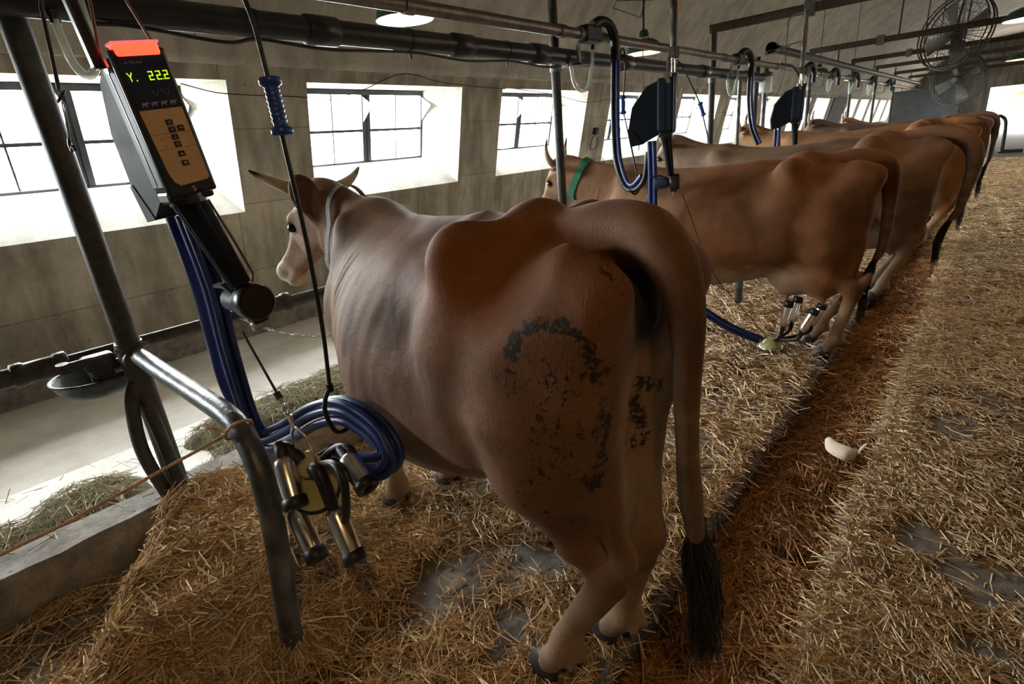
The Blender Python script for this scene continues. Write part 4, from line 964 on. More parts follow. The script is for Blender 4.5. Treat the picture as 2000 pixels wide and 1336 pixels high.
# cord from the near unit to the cluster hook
cd = empty('retraction_cord', (-1.52, .555, 1.085), 0, 'thin black cord running from the near unit down to its cluster', 'cord')
MB().tube([(0, 0, 0), (.143, -.005, -.165)], .0035, 6).build('cord', M_STRAPB, cd); MB().tube([(.133, -.005, -.155), (.145, -.005, -.172)], .010, 8).build('knot', M_STRAPB, cd)
k = MB()
for i in range(3): k.tube([Vector((.146+.013*i, -.005, -.178-.020*i)) + Vector((.007*math.cos(a), .004*(i % 2)*math.sin(a), .013*math.sin(a))) for a in np.linspace(0, 6.28, 11)], .0025, 5)
k.build('small_chain', M_INOX, cd)
# teat cup pointing from a to b
def teat_cup(parent, a, b, r=.029, tube=None, tmat=None):
    a, b = Vector(a), Vector(b); d = (b-a).normalized(); L = (b-a).length; Mx = frame(a, d)
    c = MB().lathe([(.001, 0), (r*.75, 0), (r*.92, L*.07), (r, L*.16), (r, L*.80), (r*.99, L*.82)], 22, Mx).build('teat_cup', M_INOX, parent)
    MB().lathe([(r*.99, L*.80), (r*1.13, L*.81), (r*1.13, L*1.0), (r*1.02, L*1.02), (r*.52, L*1.02), (r*.45, L*.98), (r*.40, L*.85), (.001, L*.84)], 22, Mx).build('rubber_lip', M_RUB, c)
    MB().lathe([(r*.40, -L*.34), (r*.48, -L*.30), (r*.52, -.004), (r*.80, .004)], 16, Mx).build('rubber_sleeve', M_RUB, c)
    if tube: MB().tube(spline(tube, 5), .0115, 10).build('pulse_tube', M_RUB, c)
    return c
cl = empty('milking_cluster', (-1.33, .56, .68), 0, 'milking cluster of four steel teat cups hanging by its cord before the near cow', 'milking cluster', 'milking clusters')
L = lambda p: (p[0]+1.33, p[1]-.56, p[2]-.68)
teat_cup(cl, L((-1.386, .52, .737)), L((-1.302, .49, .625)), .030, [L((-1.37, .575, .70)), L((-1.41, .565, .73)), L((-1.425, .545, .72)), L((-1.40, .53, .70))])
teat_cup(cl, L((-1.415, .525, .545)), L((-1.290, .505, .440)), .029, [L((-1.36, .58, .66)), L((-1.45, .56, .63)), L((-1.44, .54, .57)), L((-1.40, .53, .53))])
teat_cup(cl, L((-1.235, .56, .602)), L((-1.145, .545, .478)), .029, [L((-1.31, .585, .705)), L((-1.215, .58, .745)), L((-1.165, .572, .715)), L((-1.175, .565, .62)), L((-1.20, .56, .56))])
teat_cup(cl, L((-1.215, .62, .745)), L((-1.115, .61, .690)), .029, [L((-1.33, .59, .70)), L((-1.27, .62, .755)), L((-1.22, .635, .765)), L((-1.19, .63, .74))])
MB().tube(spline([L((-1.32, .565, .69)), L((-1.29, .56, .715)), L((-1.262, .56, .695)), L((-1.238, .56, .61))], 6), [.019]*18+[.017], 12).build('rubber_elbow', M_RUB, cl)
MB().tube(spline([L((-1.36, .565, .69)), L((-1.395, .545, .745)), L((-1.40, .53, .755)), L((-1.385, .52, .735))], 6), .022, 12).build('rubber_elbow', M_RUB, cl)
cb = MB().lathe([(.001, -.03), (.024, -.028), (.040, -.015), (.042, 0), (.038, .014), (.024, .024), (.012, .028), (.012, .045), (.001, .046)], 26, frame(L((-1.335, .575, .700)), (-.25, .1, 1))).build('claw_bowl', M_YEL, cl)
MB().lathe([(.001, -.006), (.068, -.006), (.072, -.002), (.068, .004), (.001, .005)], 28, frame(L((-1.325, .56, .645)), (.55, -.6, .6))).build('claw_plate', M_YEL, cl); MB().lathe([(.069, -.012), (.078, -.010), (.078, .0), (.069, .002)], 28, frame(L((-1.325, .56, .642)), (.55, -.6, .6))).build('plate_rim', M_RUB, cl)
for p, q in (((-1.32, .595, .698), (-1.287, .636, .690)), ((-1.337, .598, .718), (-1.334, .644, .724)), ((-1.352, .598, .700), (-1.363, .660, .692)), ((-1.328, .600, .690), (-1.300, .657, .660)), ((-1.350, .602, .692), (-1.368, .663, .662))): MB().tube([L(p), L(q)], .0085, 8).build('nipple', M_RUB, cl)
MB().tube(spline([L((-1.375, .56, .70)), L((-1.385, .56, .77)), L((-1.365, .555, .81)), L((-1.335, .552, .835)), L((-1.300, .555, .825)), L((-1.285, .56, .79)), L((-1.295, .57, .72))], 6), .0075, 8, flat=((0, 1, 0), .35)).build('hanging_bow', M_INOX, cl)
MB().tube([L((-1.345, .552, .868)), L((-1.335, .552, .83))], .0065, 8).rbox(L((-1.352, .545, .85)), L((-1.336, .559, .872)), .002).build('snap_hook', M_INOX, cl)
# hoses of the near unit: they run side by side as one bundle and part again at the claw
BUND = [(-1.825, .64, .595), (-1.66, .66, .675), (-1.49, .68, .772), (-1.36, .70, .815), (-1.25, .71, .800)]
DOWN = [(-1.80, .575, 1.40), (-1.765, .58, 1.18), (-1.80, .585, .97), (-1.835, .60, .72), (-1.86, .625, .625)]
def beside(pts, a, b):
    """parallel path: a along the barn, b at right angles to the run"""
    P = [Vector(p) for p in pts]; out = []
    for i, p in enumerate(P):
        t = (P[min(i+1, len(P)-1)]-P[max(i-1, 0)]).normalized(); n = t.cross(Vector((0, 1, 0))).normalized(); out.append(tuple(p+Vector((0, a, 0))+n*b))
    return out
TURN = [(-1.172, .709, .766), (-1.145, .702, .725), (-1.175, .688, .688), (-1.240, .668, .680)]
LINE = DOWN+BUND+TURN
hose('milk_hose', [(-1.837, .56, 1.40), (-1.815, .565, 1.20), (-1.86, .575, 1.0), (-1.905, .59, .80)] + beside(LINE, 0, -.034)[4:] + [(-1.335, .640, .724)], .0155, M_BLUE, 'dark blue hose hanging from the near unit straight down behind the divider rail', 'hose', None)
hose('milk_hose', LINE + [(-1.288, .634, .690)], .0155, M_BLUE, 'dark blue hose sweeping through the strap hook to the hanging cluster', 'hose')
for p, q, E in ((.028, 0, (-1.362, .656, .692)), (0, .028, (-1.300, .654, .660)), (.028, .026, (-1.368, .660, .662))):
    hose('pulse_hose', beside(LINE, p, q) + [E], .0105, M_BLUE, 'thin blue hose looped in the bundle beside the hanging cluster', 'hose', 'pulse hoses of the near cluster', 8)
# hanging strap with blue handle
def strap_hook(pts, hz, label, z_hook, side=1, r=.0062, hook=((0, 0, 0), (.01, 0, -.03), (.012, .02, -.05), (.005, .05, -.04), (0, .06, -.015))):
    t = empty('hose_strap', pts[0], 0, label, 'strap', 'black straps with blue handles'); o = Vector(pts[0])
    Q = [Vector(p)-o for p in pts]
    MB().tube(spline(Q, 6), r, 8).build('strap', M_STRAPB, t)
    j = min(range(len(pts)), key=lambda i: abs(pts[i][2]-hz)); p = Q[j]; d = (Q[min(j+1, len(Q)-1)]-Q[j-1]).normalized(); Mx = frame(p, -d)
    pr = [(.001, .064), (.024, .064), (.026, .060), (.026, .050), (.020, .046), (.0165, .042)]
    for i in range(7): z = .040-.0115*i; pr += [(.0165, z), (.0185, z-.003), (.0165, z-.0065)]
    pr += [(.0165, -.042), (.020, -.046), (.026, -.050), (.026, -.060), (.024, -.064), (.001, -.064)]
    MB().lathe(pr, 20, Mx).build('handle', M_BLUEH, t)
    e = Q[-1]; MB().tube(spline([e+Vector(q) for q in hook], 5), r*1.15, 8).tube([e+Vector((0, 0, .012)), e+Vector((0, 0, -.012))], r*1.7, 8).build('hook', M_STRAPB, t)
    return t
strap_hook([(-1.42, .64, 2.60), (-1.40, .68, 2.1), (-1.375, .70, 1.90), (-1.349, .70, 1.82), (-1.340, .70, 1.72), (-1.331, .70, 1.645), (-1.332, .70, 1.57), (-1.328, .70, 1.45), (-1.328, .70, 1.30), (-1.340, .698, 1.08), (-1.358, .690, .895)], 1.645, 'black strap with ribbed blue handle hanging before the near cow', .85, hook=((0, 0, 0), (0, -.022, -.03), (0, -.030, -.075), (0, -.008, -.144), (0, .045, -.142), (0, .070, -.095)))
strap_hook([(-2.200, 3.885, 2.075), (-2.192, 3.900, 2.115), (-2.188, 3.925, 2.120), (-2.188, 3.943, 2.07), (-2.192, 3.945, 1.92), (-2.205, 3.937, 1.742), (-2.15, 3.875, 1.62), (-2.03, 3.745, 1.42), (-1.90, 3.585, 1.225)], 1.742, 'black strap with blue handle hanging behind the second milking unit', 0, r=.006, hook=((0, 0, 0), (.02, -.02, -.03), (.03, -.04, -.08), (.015, -.075, -.10), (-.01, -.10, -.07)))
strap_hook([(-2.472, 5.19, 2.05), (-2.470, 5.20, 2.10), (-2.432, 5.22, 2.148), (-2.385, 5.25, 2.146), (-2.342, 5.29, 2.10), (-2.300, 5.34, 1.99), (-2.255, 5.43, 1.84), (-2.225, 5.51, 1.705), (-2.205, 5.56, 1.55), (-2.16, 5.66, 1.30), (-2.08, 5.74, 1.08), (-2.02, 5.78, 1.00)], 1.705, 'black strap with blue handle hanging before the brown post', 0, r=.006)
# connectors on the milk line: black elbow, black and blue hose pair, clear loop
def connector(y, label, drop=True):
    t = empty('line_connector', (-2.3, y, 2.205), 0, label, 'connector', 'hose connectors on the milk pipe')
    MB().rbox((-.045, -.10, -.05), (.055, .10, .06), .018).build('body', M_RUB, t)
    MB().tube(spline([(.02, .02, .060), (.035, .10, .092), (.060, .185, .065), (.078, .22, -.03), (.078, .22, -.16)], 6), .034, 14).build('elbow', M_RUB, t)
    MB().tube([(0, -.15, 0), (0, -.095, 0)], .043, 14).rbox((-.03, -.14, -.065), (.0, -.105, -.035), .006).build('union', M_GALV, t)
    return t
def clear_loop(x, y, z, label, w=.14, h=.10, zl=.03, zr=.13, xl=-.02):
    """left end fixed to the lower pipe, right end to the connector or pipe above; zl, zr are those heights"""
    t = empty('clear_tube', (x, y, z), 0, label, 'tube', 'clear U-shaped tubes under the pipes')
    P = [(xl, -w*.5, zl), (xl*.6, -w*.5, min(0, zl-.02))] + [(0, w*.5*math.cos(a), -h*.35+(h*.75)*math.sin(a)) for a in np.linspace(math.pi, 2*math.pi, 11)] + [(.02, w*.5, .0), (.03, w*.46, zr)]
    MB().tube(P, .0135, 12).build('tube', M_CLEAR, t); MB().tube([(xl, -w*.5, zl-.035), (xl, -w*.5, zl)], .0165, 10).build('ferrule', M_RUB, t); MB().tube([(.03, w*.46, zr-.035), (.03, w*.46, zr)], .0165, 10).build('ferrule', M_RUB, t)
    return t
connector(3.64, 'black hose connector on the milk pipe by the slim dark post'); connector(6.66, 'black hose connector on the milk pipe by the brown post')
for i, y in enumerate((9.5, 11.2, 13.0, 15.0, 17.4)): connector(y, 'small black connector on the milk pipe, %s past the end of the black pipe' % ('first', 'second', 'third', 'fourth', 'fifth')[i])
clear_loop(-2.35, .60, 1.975, 'clear U tube hanging at the near post behind the lit unit', .075, .11, .068, .200); clear_loop(-2.35, 3.60, 2.03, 'clear U tube hanging by the slim dark post', .24, .16, .016, .130); clear_loop(-2.35, 6.64, 2.03, 'clear U tube hanging by the brown post', .24, .16, .016, .130)
for i, y in enumerate((9.43, 11.13, 12.93, 14.93)): clear_loop(-2.30, y, 2.10, 'small clear U tube under the milk pipe, %s past the end of the black pipe' % ('first', 'second', 'third', 'fourth')[i], .22, .14, .076, .060, 0)
H2 = [(-2.235, 3.860, 2.055), (-2.235, 3.845, 1.85), (-2.20, 3.78, 1.60), (-2.13, 3.68, 1.36), (-2.02, 3.59, 1.19), (-1.90, 3.52, 1.150), (-1.80, 3.49, 1.22), (-1.76, 3.47, 1.40)]
hose('milk_hose', beside(H2, 0, 0), .018, M_RUB, 'black hose swinging from the connector to the unit beside the second cow')
hose('milk_hose', beside(H2[:7], .006, .036), .016, M_BLUE, 'blue hose swinging beside a black one from the connector to the second unit')
H4 = [(-1.735, 3.44, 1.47), (-1.73, 3.445, 1.25), (-1.73, 3.45, 1.05), (-1.70, 3.45, .80), (-1.58, 3.45, .52), (-1.38, 3.51, .32), (-1.20, 3.60, .18), (-1.035, 3.705, .085)]
hose('milk_hose', H4, .0155, M_BLUE, 'blue hose running from the second unit down to the cluster on the floor', 'hose', 'hoses to the floor cluster')
hose('milk_hose', beside(H4, 0, .034), .0155, M_BLUE, 'blue hose running from the second unit down to the cluster on the floor', 'hose', 'hoses to the floor cluster')
H6 = [(-2.240, 6.88, 2.055), (-2.235, 6.88, 1.8), (-2.18, 6.85, 1.5), (-2.08, 6.81, 1.3)]
hose('milk_hose', H6, .018, M_RUB, 'black hose hanging from the connector by the brown post')
hose('milk_hose', beside(H6, 0, .036), .016, M_BLUE, 'blue hose hanging from the connector by the brown post')
for i, dx in enumerate((0, .038)): hose('milk_hose', [(-1.765+dx, 6.34, 1.47), (-1.76+dx, 6.34, 1.25), (-1.755+dx, 6.35, 1.0)], .0155, M_BLUE, 'short blue hose hanging below the unit above the third cow', 'hose', 'hoses below the third unit')
hose('milk_hose', [(-2.27, 8.2, 2.235), (-2.2, 8.5, 2.2), (-2.14, 8.72, 2.0), (-2.10, 8.75, 1.7), (-2.12, 8.6, 1.4), (-2.2, 8.2, 1.3)], .014, M_RUB, 'black hose arching from the end of the black pipe')
# regulator jar at the end of the vacuum pipe
rg = empty('vacuum_regulator', (-2.376, 7.945, 1.90), 0, 'clear glass jar regulator at the end of the black pipe', 'regulator')
MB().lathe([(.001, 0), (.075, .0), (.08, .02), (.08, .18), (.06, .20), (.06, .24), (.001, .24)], 20).build('jar', M_CLEAR, rg); MB().lathe([(.001, .19), (.085, .19), (.085, .23), (.03, .25), (.03, .30), (.001, .30)], 20).build('lid', M_GALV, rg)
# pull cord with clip beside the near post
pc = empty('pull_cord', (-1.80, .41, 2.60), 0, 'thin black pull cord with a wire clip hanging beside the near post', 'cord')
MB().tube([(0, .2, 0.02), (-.006, 0, -.68), (-.027, -.006, -.77), (-.042, -.013, -.855)], .005, 6).build('cord', M_STRAPB, pc)
MB().tube([Vector((-.044, -.013, -.872)) + Vector((.012*math.cos(a), .012*math.sin(a)*.9, .014*math.sin(a))) for a in np.linspace(0, 6.28, 13)], .003, 5).build('ring', M_STRAPB, pc)
MB().tube([(-.050, -.015, -.885), (-.052, -.020, -.94), (-.058, -.024, -.975)], .0018, 5).tube([(-.040, -.013, -.885), (-.048, -.018, -.94), (-.054, -.024, -.975)], .0018, 5).build('wire', M_INOXD, pc)
MB().tube(spline([(-.056, -.024, -.972), (-.066, -.026, -.985), (-.060, -.026, -1.002), (-.048, -.024, -.992), (-.044, -.022, -1.005)], 5), .0045, 6).build('clip', M_STRAPB, pc)
# cluster at work under the second cow
c2 = empty('milking_cluster', (-.965, 3.75, .035), 0, 'milking cluster resting on the straw with cups on the udder', 'milking cluster', 'milking clusters')
MB().lathe([(.001, 0), (.06, 0), (.072, .012), (.068, .03), (.045, .055), (.02, .07), (.001, .07)], 24).build('claw_bowl', M_YEL, c2); MB().lathe([(.06, .0), (.08, .004), (.08, .016), (.06, .02)], 24).build('plate_rim', M_INOX, c2)
L2 = lambda p: (p[0]+.965, p[1]-3.75, p[2]-.035)
for (a, b) in (((-.890, 3.72, .215), (-.870, 3.735, .385)), ((-.775, 3.72, .195), (-.715, 3.75, .345)), ((-.87, 3.86, .21), (-.85, 3.88, .38)), ((-.75, 3.87, .20), (-.70, 3.89, .345))):
    d = (Vector(b)-Vector(a)).normalized(); teat_cup(c2, L2(a), L2(b), .028, [L2((-.955, 3.75, .08)), L2((-.93, 3.745, .10)), L2(Vector(a)-d*.06), L2(Vector(a)+d*.01)])
tag(MB().tube(spline([(-1.50, 3.44, 1.13), (-1.31, 3.505, .62), (-1.12, 3.62, .33), (-.985, 3.735, .11)], 5), .003, 5).build('retraction_cord', M_STRAPB), 'thin cord slanting across the second cow to the floor cluster', 'cord')
# ---------------------------------------------------------------- straw, hay, litter
def straw_material(name, rough=.55):
    m, nt, b = node_mat(name); at = nt.nodes.new('ShaderNodeAttribute'); at.attribute_name = 'tint'; sock(nt, at.outputs['Color'], b.inputs['Base Color'])
    b.inputs['Roughness'].default_value = rough; b.inputs['Specular IOR Level'].default_value = .4; return m
M_STRAW = straw_material('straw'); M_MAT = straw_material('straw_mat', .9)
RNG = np.random.default_rng(11)
def nz(x, y, s, seed): return vnoise(np.stack([x*s, y*s, np.full_like(x, 7.3)], 1), seed)
def heap(x, y):
    """height of the straw heap in the near stall"""
    e = (y-.32) + (x+2.42)*.60                      # its cut edge towards the next stall
    return .20*sstep(-.03, .10, e)*sstep(-1.30, -1.75, x)*sstep(1.15, .55, y)
BARE = [(-1.36, .95, .11), (-.96, .93, .13), (-1.10, 1.24, .12), (-1.03, 2.85, .13), (-.95, 2.40, .10)]
BAREA = [(.03, 2.12, .12), (.20, 2.00, .13), (.12, 3.14, .13), (.28, 1.68, .12)]
def dens_stall(x, y):
    d = sstep(.26, .55, nz(x, y, 3.1, 2)*.65 + nz(x, y, 9, 3)*.35)*.75+.25
    for bx, by, br in BARE: d = d*(1-.88*sstep(br*1.3, br*.4, np.hypot(x-bx, (y-by)*.9)+(nz(x, y, 14, 5)-.5)*.16+(nz(x, y, 40, 6)-.5)*.10))
    d = np.maximum(d, sstep(.02, .06, heap(x, y)))
    return d
def dens_aisle(x, y):
    d = sstep(.22, .52, nz(x, y, 2.6, 21)*.6 + nz(x, y, 8, 22)*.4)*.7+.3
    for bx, by, br in BAREA: d = d*(1-.88*sstep(br*1.3, br*.4, np.hypot(x-bx, y-by)+(nz(x, y, 10, 25)-.5)*.18+(nz(x, y, 35, 24)-.5)*.10))
    return np.maximum(d, sstep(.10, .02, x-GR+(nz(x, y, 6, 26)-.5)*.06)*.9)
def z_stall(x, y): return heap(x, y)*(.85+.3*nz(x, y, 7, 8)) + .035*dens_stall(x, y)*nz(x, y, 5, 9) - .012
def z_aisle(x, y): return .022*dens_aisle(x, y)*(.4+nz(x, y, 5, 29)) - .008
def z_gut(x, y):
    h = -.13 + .05*nz(x, y, 4, 31) + .03*nz(x, y, 12, 32)
    for hx, hy, a in ((-.32, 1.88, .18), (-.44, 3.28, .16), (-.36, 4.6, .2), (-.42, 5.3, .2), (-.35, 6.2, .2), (-.42, 2.35, .12)): h = h - .07*sstep(1, .3, np.hypot((x-hx)/a, (y-hy)/.055))
    return h - .06*np.exp(-np.clip(x-GL, 0, 1)/.035)
def hay_h(x, y):
    r = (x+3.12)/.40; w = np.clip(1-r*r, 0, 1)
    k = sstep(.50, .68, nz(x, y, 2.3, 41)*.7+nz(x, y, 7, 42)*.3)
    for hx, hy, hr in ((-3.02, .22, .27), (-2.95, -.12, .22), (-3.20, 1.00, .30), (-3.30, 1.65, .50), (-3.2, 2.5, .5), (-3.15, 3.6, .6)): k = np.maximum(k, sstep(hr*1.1, hr*.5, np.hypot((x-hx)*1.2, y-hy)))
    k = k*(1-.9*sstep(.25, .12, np.hypot(x+3.05, y-.62)))
    return .055 + .075*np.sqrt(w)*k*(.6+.6*nz(x, y, 9, 43)), k*w
def sheet(name, x0, x1, y0, y1, st, zf, cols, seed, label, cat):
    """matted layer under the loose straws: a height field"""
    X, Y = np.meshgrid(np.arange(x0, x1+st*.5, st), np.arange(y0, y1+st*.5, st), indexing='ij'); x, y = X.ravel(), Y.ravel()
    z = zf(x, y); V = np.stack([x, y, z], 1); n0, n1 = X.shape; i = np.arange(n0*n1).reshape(n0, n1)
    F = np.stack([i[:-1, :-1].ravel(), i[1:, :-1].ravel(), i[1:, 1:].ravel(), i[:-1, 1:].ravel()], 1)
    n = vnoise(V*45, seed)[:, None]; m = vnoise(V*8, seed+1)[:, None]; a, b = np.array(cols[0]), np.array(cols[1])
    C = (a+(b-a)*n)*(.75+.5*m)*.55  # darkened so shade between the straws is in the mat colour
    o = np_mesh(name, V, F, M_MAT, None, True, C); tag(o, label, cat, None, 'stuff'); return o
def straws(name, N, samp, zf, lens, wid, pals, label, cat, lift=.012, pitch=.18, aim=None, parent=None, accept=None, seg=2):
    x, y = samp(N)
    if accept is not None:
        k = RNG.uniform(0, 1, len(x)) < accept(x, y); x, y = x[k], y[k]
    N = len(x); L = np.exp(RNG.uniform(np.log(lens[0]), np.log(lens[1]), N)); a = RNG.uniform(0, 2*math.pi, N) if aim is None else RNG.normal(aim[0], aim[1], N)
    # lie along the surface
    dx, dy = np.cos(a), np.sin(a); h = L/2
    z0, z1 = zf(x-dx*h, y-dy*h), zf(x+dx*h, y+dy*h); zc = zf(x, y)
    zz = np.maximum((z0+z1)/2, zc-.005) + RNG.uniform(0.0, lift, N); sl = np.clip((z1-z0)/L, -1.2, 1.2) + RNG.normal(0, pitch, N)
    D = np.stack([dx, dy, sl], 1); D /= np.linalg.norm(D, axis=1)[:, None]
    zz = zz + np.abs(RNG.normal(0, pitch, N))*h*.35
    C = np.stack([x, y, zz], 1)
    S = np.cross(D, np.array([0, 0, 1.])); S /= np.linalg.norm(S, axis=1)[:, None]+1e-9; U = np.cross(S, D)
    w = RNG.uniform(wid[0], wid[1], N)[:, None]*1.3
    bend = RNG.normal(0, .06, N)[:, None]*L[:, None]
    ring = [(1, 0), (-.5, .6), (-.5, -.6)]; st = ((-.5, 0), (.02, 1), (.5, 0)) if seg == 2 else ((-.5, 0), (.5, 0)); ns = len(st)*3; V = np.zeros((N, ns, 3))
    for e, (t, bb) in enumerate(st):
        c = C + D*L[:, None]*t + S*bend*bb + U*np.abs(bend)*bb*.3
        for q, (u, s) in enumerate(ring): V[:, e*3+q] = c + U*w*u*.8 + S*w*s*1.6
    b0 = np.arange(N)[:, None]*ns
    F = np.concatenate([b0 + np.array([e*3+q, e*3+(q+1) % 3, (e+1)*3+(q+1) % 3, (e+1)*3+q]) for e in range(len(st)-1) for q in range(3)])
    pals = np.array(pals); ci = RNG.integers(0, len(pals), N); col = pals[ci]*RNG.uniform(.65, 1.25, N)[:, None]; col = np.repeat(col, ns, 0)
    o = np_mesh(name, V.reshape(-1, 3), F, M_STRAW, parent, False, np.clip(col, 0, 1))
    tag(o, label, cat, None, 'stuff'); return o
def near_y(n, y0, y1, p):
    """more samples close to the viewer's end of the barn"""
    return y0 + (y1-y0)*RNG.uniform(0, 1, n)**p
STRAWC = [(.56, .385, .195), (.68, .51, .30), (.45, .28, .125), (.80, .67, .47), (.36, .21, .088)]
DARKC = [(.32, .145, .045), (.24, .11, .035), (.39, .20, .065), (.48, .28, .11)]
HAYC = [(.40, .36, .22), (.50, .45, .30), (.32, .29, .17), (.58, .53, .40)]
sheet('straw_bedding', KX+.0, GL-.012, -2.0, 9.0, .022, z_stall, ((.11, .062, .028), (.36, .22, .10)), 3, 'matted straw bedding on the stall floor', 'straw')
sheet('gutter_litter', GL-.01, GR+.01, -2.0, 22.0, .022, z_gut, ((.022, .011, .005), (.13, .058, .018)), 5, 'wet brown straw filling the dung gutter', 'straw')
sheet('aisle_litter', GR-.005, 3.2, -1.6, 12.0, .04, z_aisle, ((.13, .085, .045), (.34, .22, .11)), 7, 'matted straw litter on the aisle', 'straw')
sheet('hay_bed', -3.54, -2.69, -2.0, 16.0, .03, lambda x, y: hay_h(x, y)[0]-.006, ((.12, .10, .055), (.34, .30, .19)), 9, 'grey green hay lying on the feed table', 'hay')
in_box = lambda x0, x1, y0, y1, p: (lambda n: (RNG.uniform(x0, x1, n), near_y(n, y0, y1, p)))
straws('loose_straw', 60000, in_box(KX, GL-.025, -.3, 2.6, 1), z_stall, (.03, .15), (.0009, .0021), STRAWC, 'loose golden straw strewn over the near stall', 'straw', .022, .22, accept=lambda x, y: dens_stall(x, y)**1.4*.95+.02)
straws('loose_straw', 26000, lambda n: (RNG.uniform(-2.46, -1.35, n), RNG.uniform(-.1, 1.1, n)), z_stall, (.05, .19), (.0010, .0022), STRAWC, 'thick heap of straw beside the bent divider rail', 'straw', .03, .25, aim=(.9, .9), accept=lambda x, y: sstep(.01, .08, heap(x, y)))
straws('loose_straw', 36000, in_box(KX, GL-.025, 2.6, 12, 1.5), z_stall, (.04, .16), (.0014, .0028), STRAWC, 'loose golden straw strewn under the farther cows', 'straw', .03, .22, accept=lambda x, y: dens_stall(x, y)*.8+.2, seg=1)
straws('chaff', 20000, in_box(KX, GL+.02, .2, 4.0, 1.4), z_stall, (.006, .025), (.0008, .0018), STRAWC, 'chopped straw chaff sprinkled on the stall floor', 'straw', .006, .15, accept=lambda x, y: .35+.4*dens_stall(x, y), seg=1)
straws('gutter_straw', 36000, in_box(GL, GR+.01, .2, 12, 1.9), z_gut, (.04, .17), (.0010, .0024), DARKC, 'brown straw lying in the dung gutter', 'straw', .02, .2, seg=1)
straws('aisle_straw', 50000, lambda n: (GR-.02 + 1.5*RNG.uniform(0, 1, n)**1.25*(.35+.65*RNG.uniform(0, 1, n)), near_y(n, 1.0, 8, 1.35)), z_aisle, (.018, .11), (.0009, .0020), [(.50, .34, .18), (.58, .43, .25), (.40, .26, .13), (.68, .56, .38)], 'loose straw littering the aisle', 'straw', .012, .13, accept=lambda x, y: dens_aisle(x, y)**1.3+.01, seg=1)
straws('aisle_straw', 26000, lambda n: (RNG.uniform(GR, 2.2, n), near_y(n, 8, 22, 1.2)), z_aisle, (.05, .16), (.002, .004), STRAWC, 'straw littering the far aisle', 'straw', .015, .12, seg=1)
straws('chaff', 20000, lambda n: (GR + 1.3*RNG.uniform(0, 1, n), near_y(n, 1.2, 6, 1.4)), z_aisle, (.005, .022), (.0008, .0017), STRAWC, 'chopped straw chaff sprinkled on the aisle', 'straw', .004, .1, accept=lambda x, y: .25+.6*dens_aisle(x, y), seg=1)
straws('hay', 36000, in_box(-3.52, -2.56, -1.6, 8, 1.3), lambda x, y: np.maximum(hay_h(x, y)[0], KZ*(x > -2.71)), (.03, .14), (.0008, .0018), HAYC, 'loose grey green hay strewn along the feed table', 'hay', .03, .25, accept=lambda x, y: np.clip(hay_h(x, y)[1]*1.6, .03, 1), seg=1)
straws('loose_straw', 700, lambda n: (-1.445+RNG.normal(0, .07, n), .43+RNG.normal(0, .07, n)), lambda x, y: z_stall(x, y)+.05*np.exp(-((x+1.445)**2+(y-.43)**2)/.004), (.05, .16), (.0010, .0022), STRAWC, 'straw tuft round the foot of the bent rail', 'straw', .02, .4)
straws('loose_straw', 15000, in_box(KX, GL+.02, -1.6, -.3, 1), z_stall, (.04, .15), (.0010, .0022), STRAWC, 'loose straw strewn over the stall next to the near divider', 'straw', .025, .22, accept=lambda x, y: dens_stall(x, y), seg=1)
straws('aisle_straw', 20000, lambda n: (RNG.uniform(GR-.01, 1.5, n), RNG.uniform(-1.4, 1.15, n)), z_aisle, (.03, .12), (.0010, .0021), STRAWC, 'loose straw littering the aisle beside the nearest stalls', 'straw', .014, .14, accept=lambda x, y: dens_aisle(x, y), seg=1)
straws('gutter_straw', 6000, in_box(GL, GR+.01, -1.6, .3, 1), z_gut, (.04, .16), (.0010, .0022), DARKC, 'brown straw lying in the gutter beside the nearest stalls', 'straw', .02, .2, seg=1)
# tufts hanging over the gutter edges
straws('edge_straw', 3200, lambda n: (GR + RNG.normal(.0, .035, n), near_y(n, 1.0, 9, 1.5)), lambda x, y: np.where(x < GR, -.02+.0*x, z_aisle(x, y)), (.05, .16), (.0010, .0022), STRAWC, 'straw ends poking over the aisle edge of the gutter', 'straw', .01, .2, aim=(math.pi, .7), accept=lambda x, y: np.where((x < GR+.01) & (y > 2.50) & (y < 2.88), 0, 1), seg=1)
straws('edge_straw', 500, lambda n: (GL + RNG.normal(-.01, .03, n), near_y(n, .8, 9, 1.5)), lambda x, y: np.where(x > GL, -.03+.0*x, z_stall(np.minimum(x, GL), y)), (.05, .15), (.0010, .0022), STRAWC, 'straw ends poking over the stall edge of the gutter', 'straw', .01, .25, aim=(0, .8), seg=1)
# torn paper in the gutter: a broad crescent band and a thin curled ribbon
O = spline([(-.42, 2.785), (-.385, 2.64), (-.315, 2.57), (-.270, 2.60), (-.265, 2.70)], 5); I = spline([(-.385, 2.79), (-.345, 2.74), (-.31, 2.705), (-.29, 2.70), (-.27, 2.71)], 5); n = len(O); V = []
for i in range(n):
    for k in range(5): t = k/4; p = np.array(O[i])*(1-t)+np.array(I[i])*t; V.append((p[0], p[1], -.045+.03*math.sin(math.pi*i/(n-1))+.022*math.sin(math.pi*t)+.02*i/(n-1)))
pp = MB(); pp.add(V, [(i*5+k, i*5+k+1, (i+1)*5+k+1, (i+1)*5+k) for i in range(n-1) for k in range(4)], True)
A = spline([(-.27, 2.705, -.037), (-.262, 2.735, -.017), (-.245, 2.77, -.002), (-.222, 2.79, -.013), (-.20, 2.80, -.045)], 6); b0 = []
for p in A: b0 += [(p[0], p[1], p[2]), (p[0]+.012, p[1]-.012, p[2]+.010)]
pp.add(b0, [(2*i, 2*i+1, 2*i+3, 2*i+2) for i in range(len(A)-1)], True)
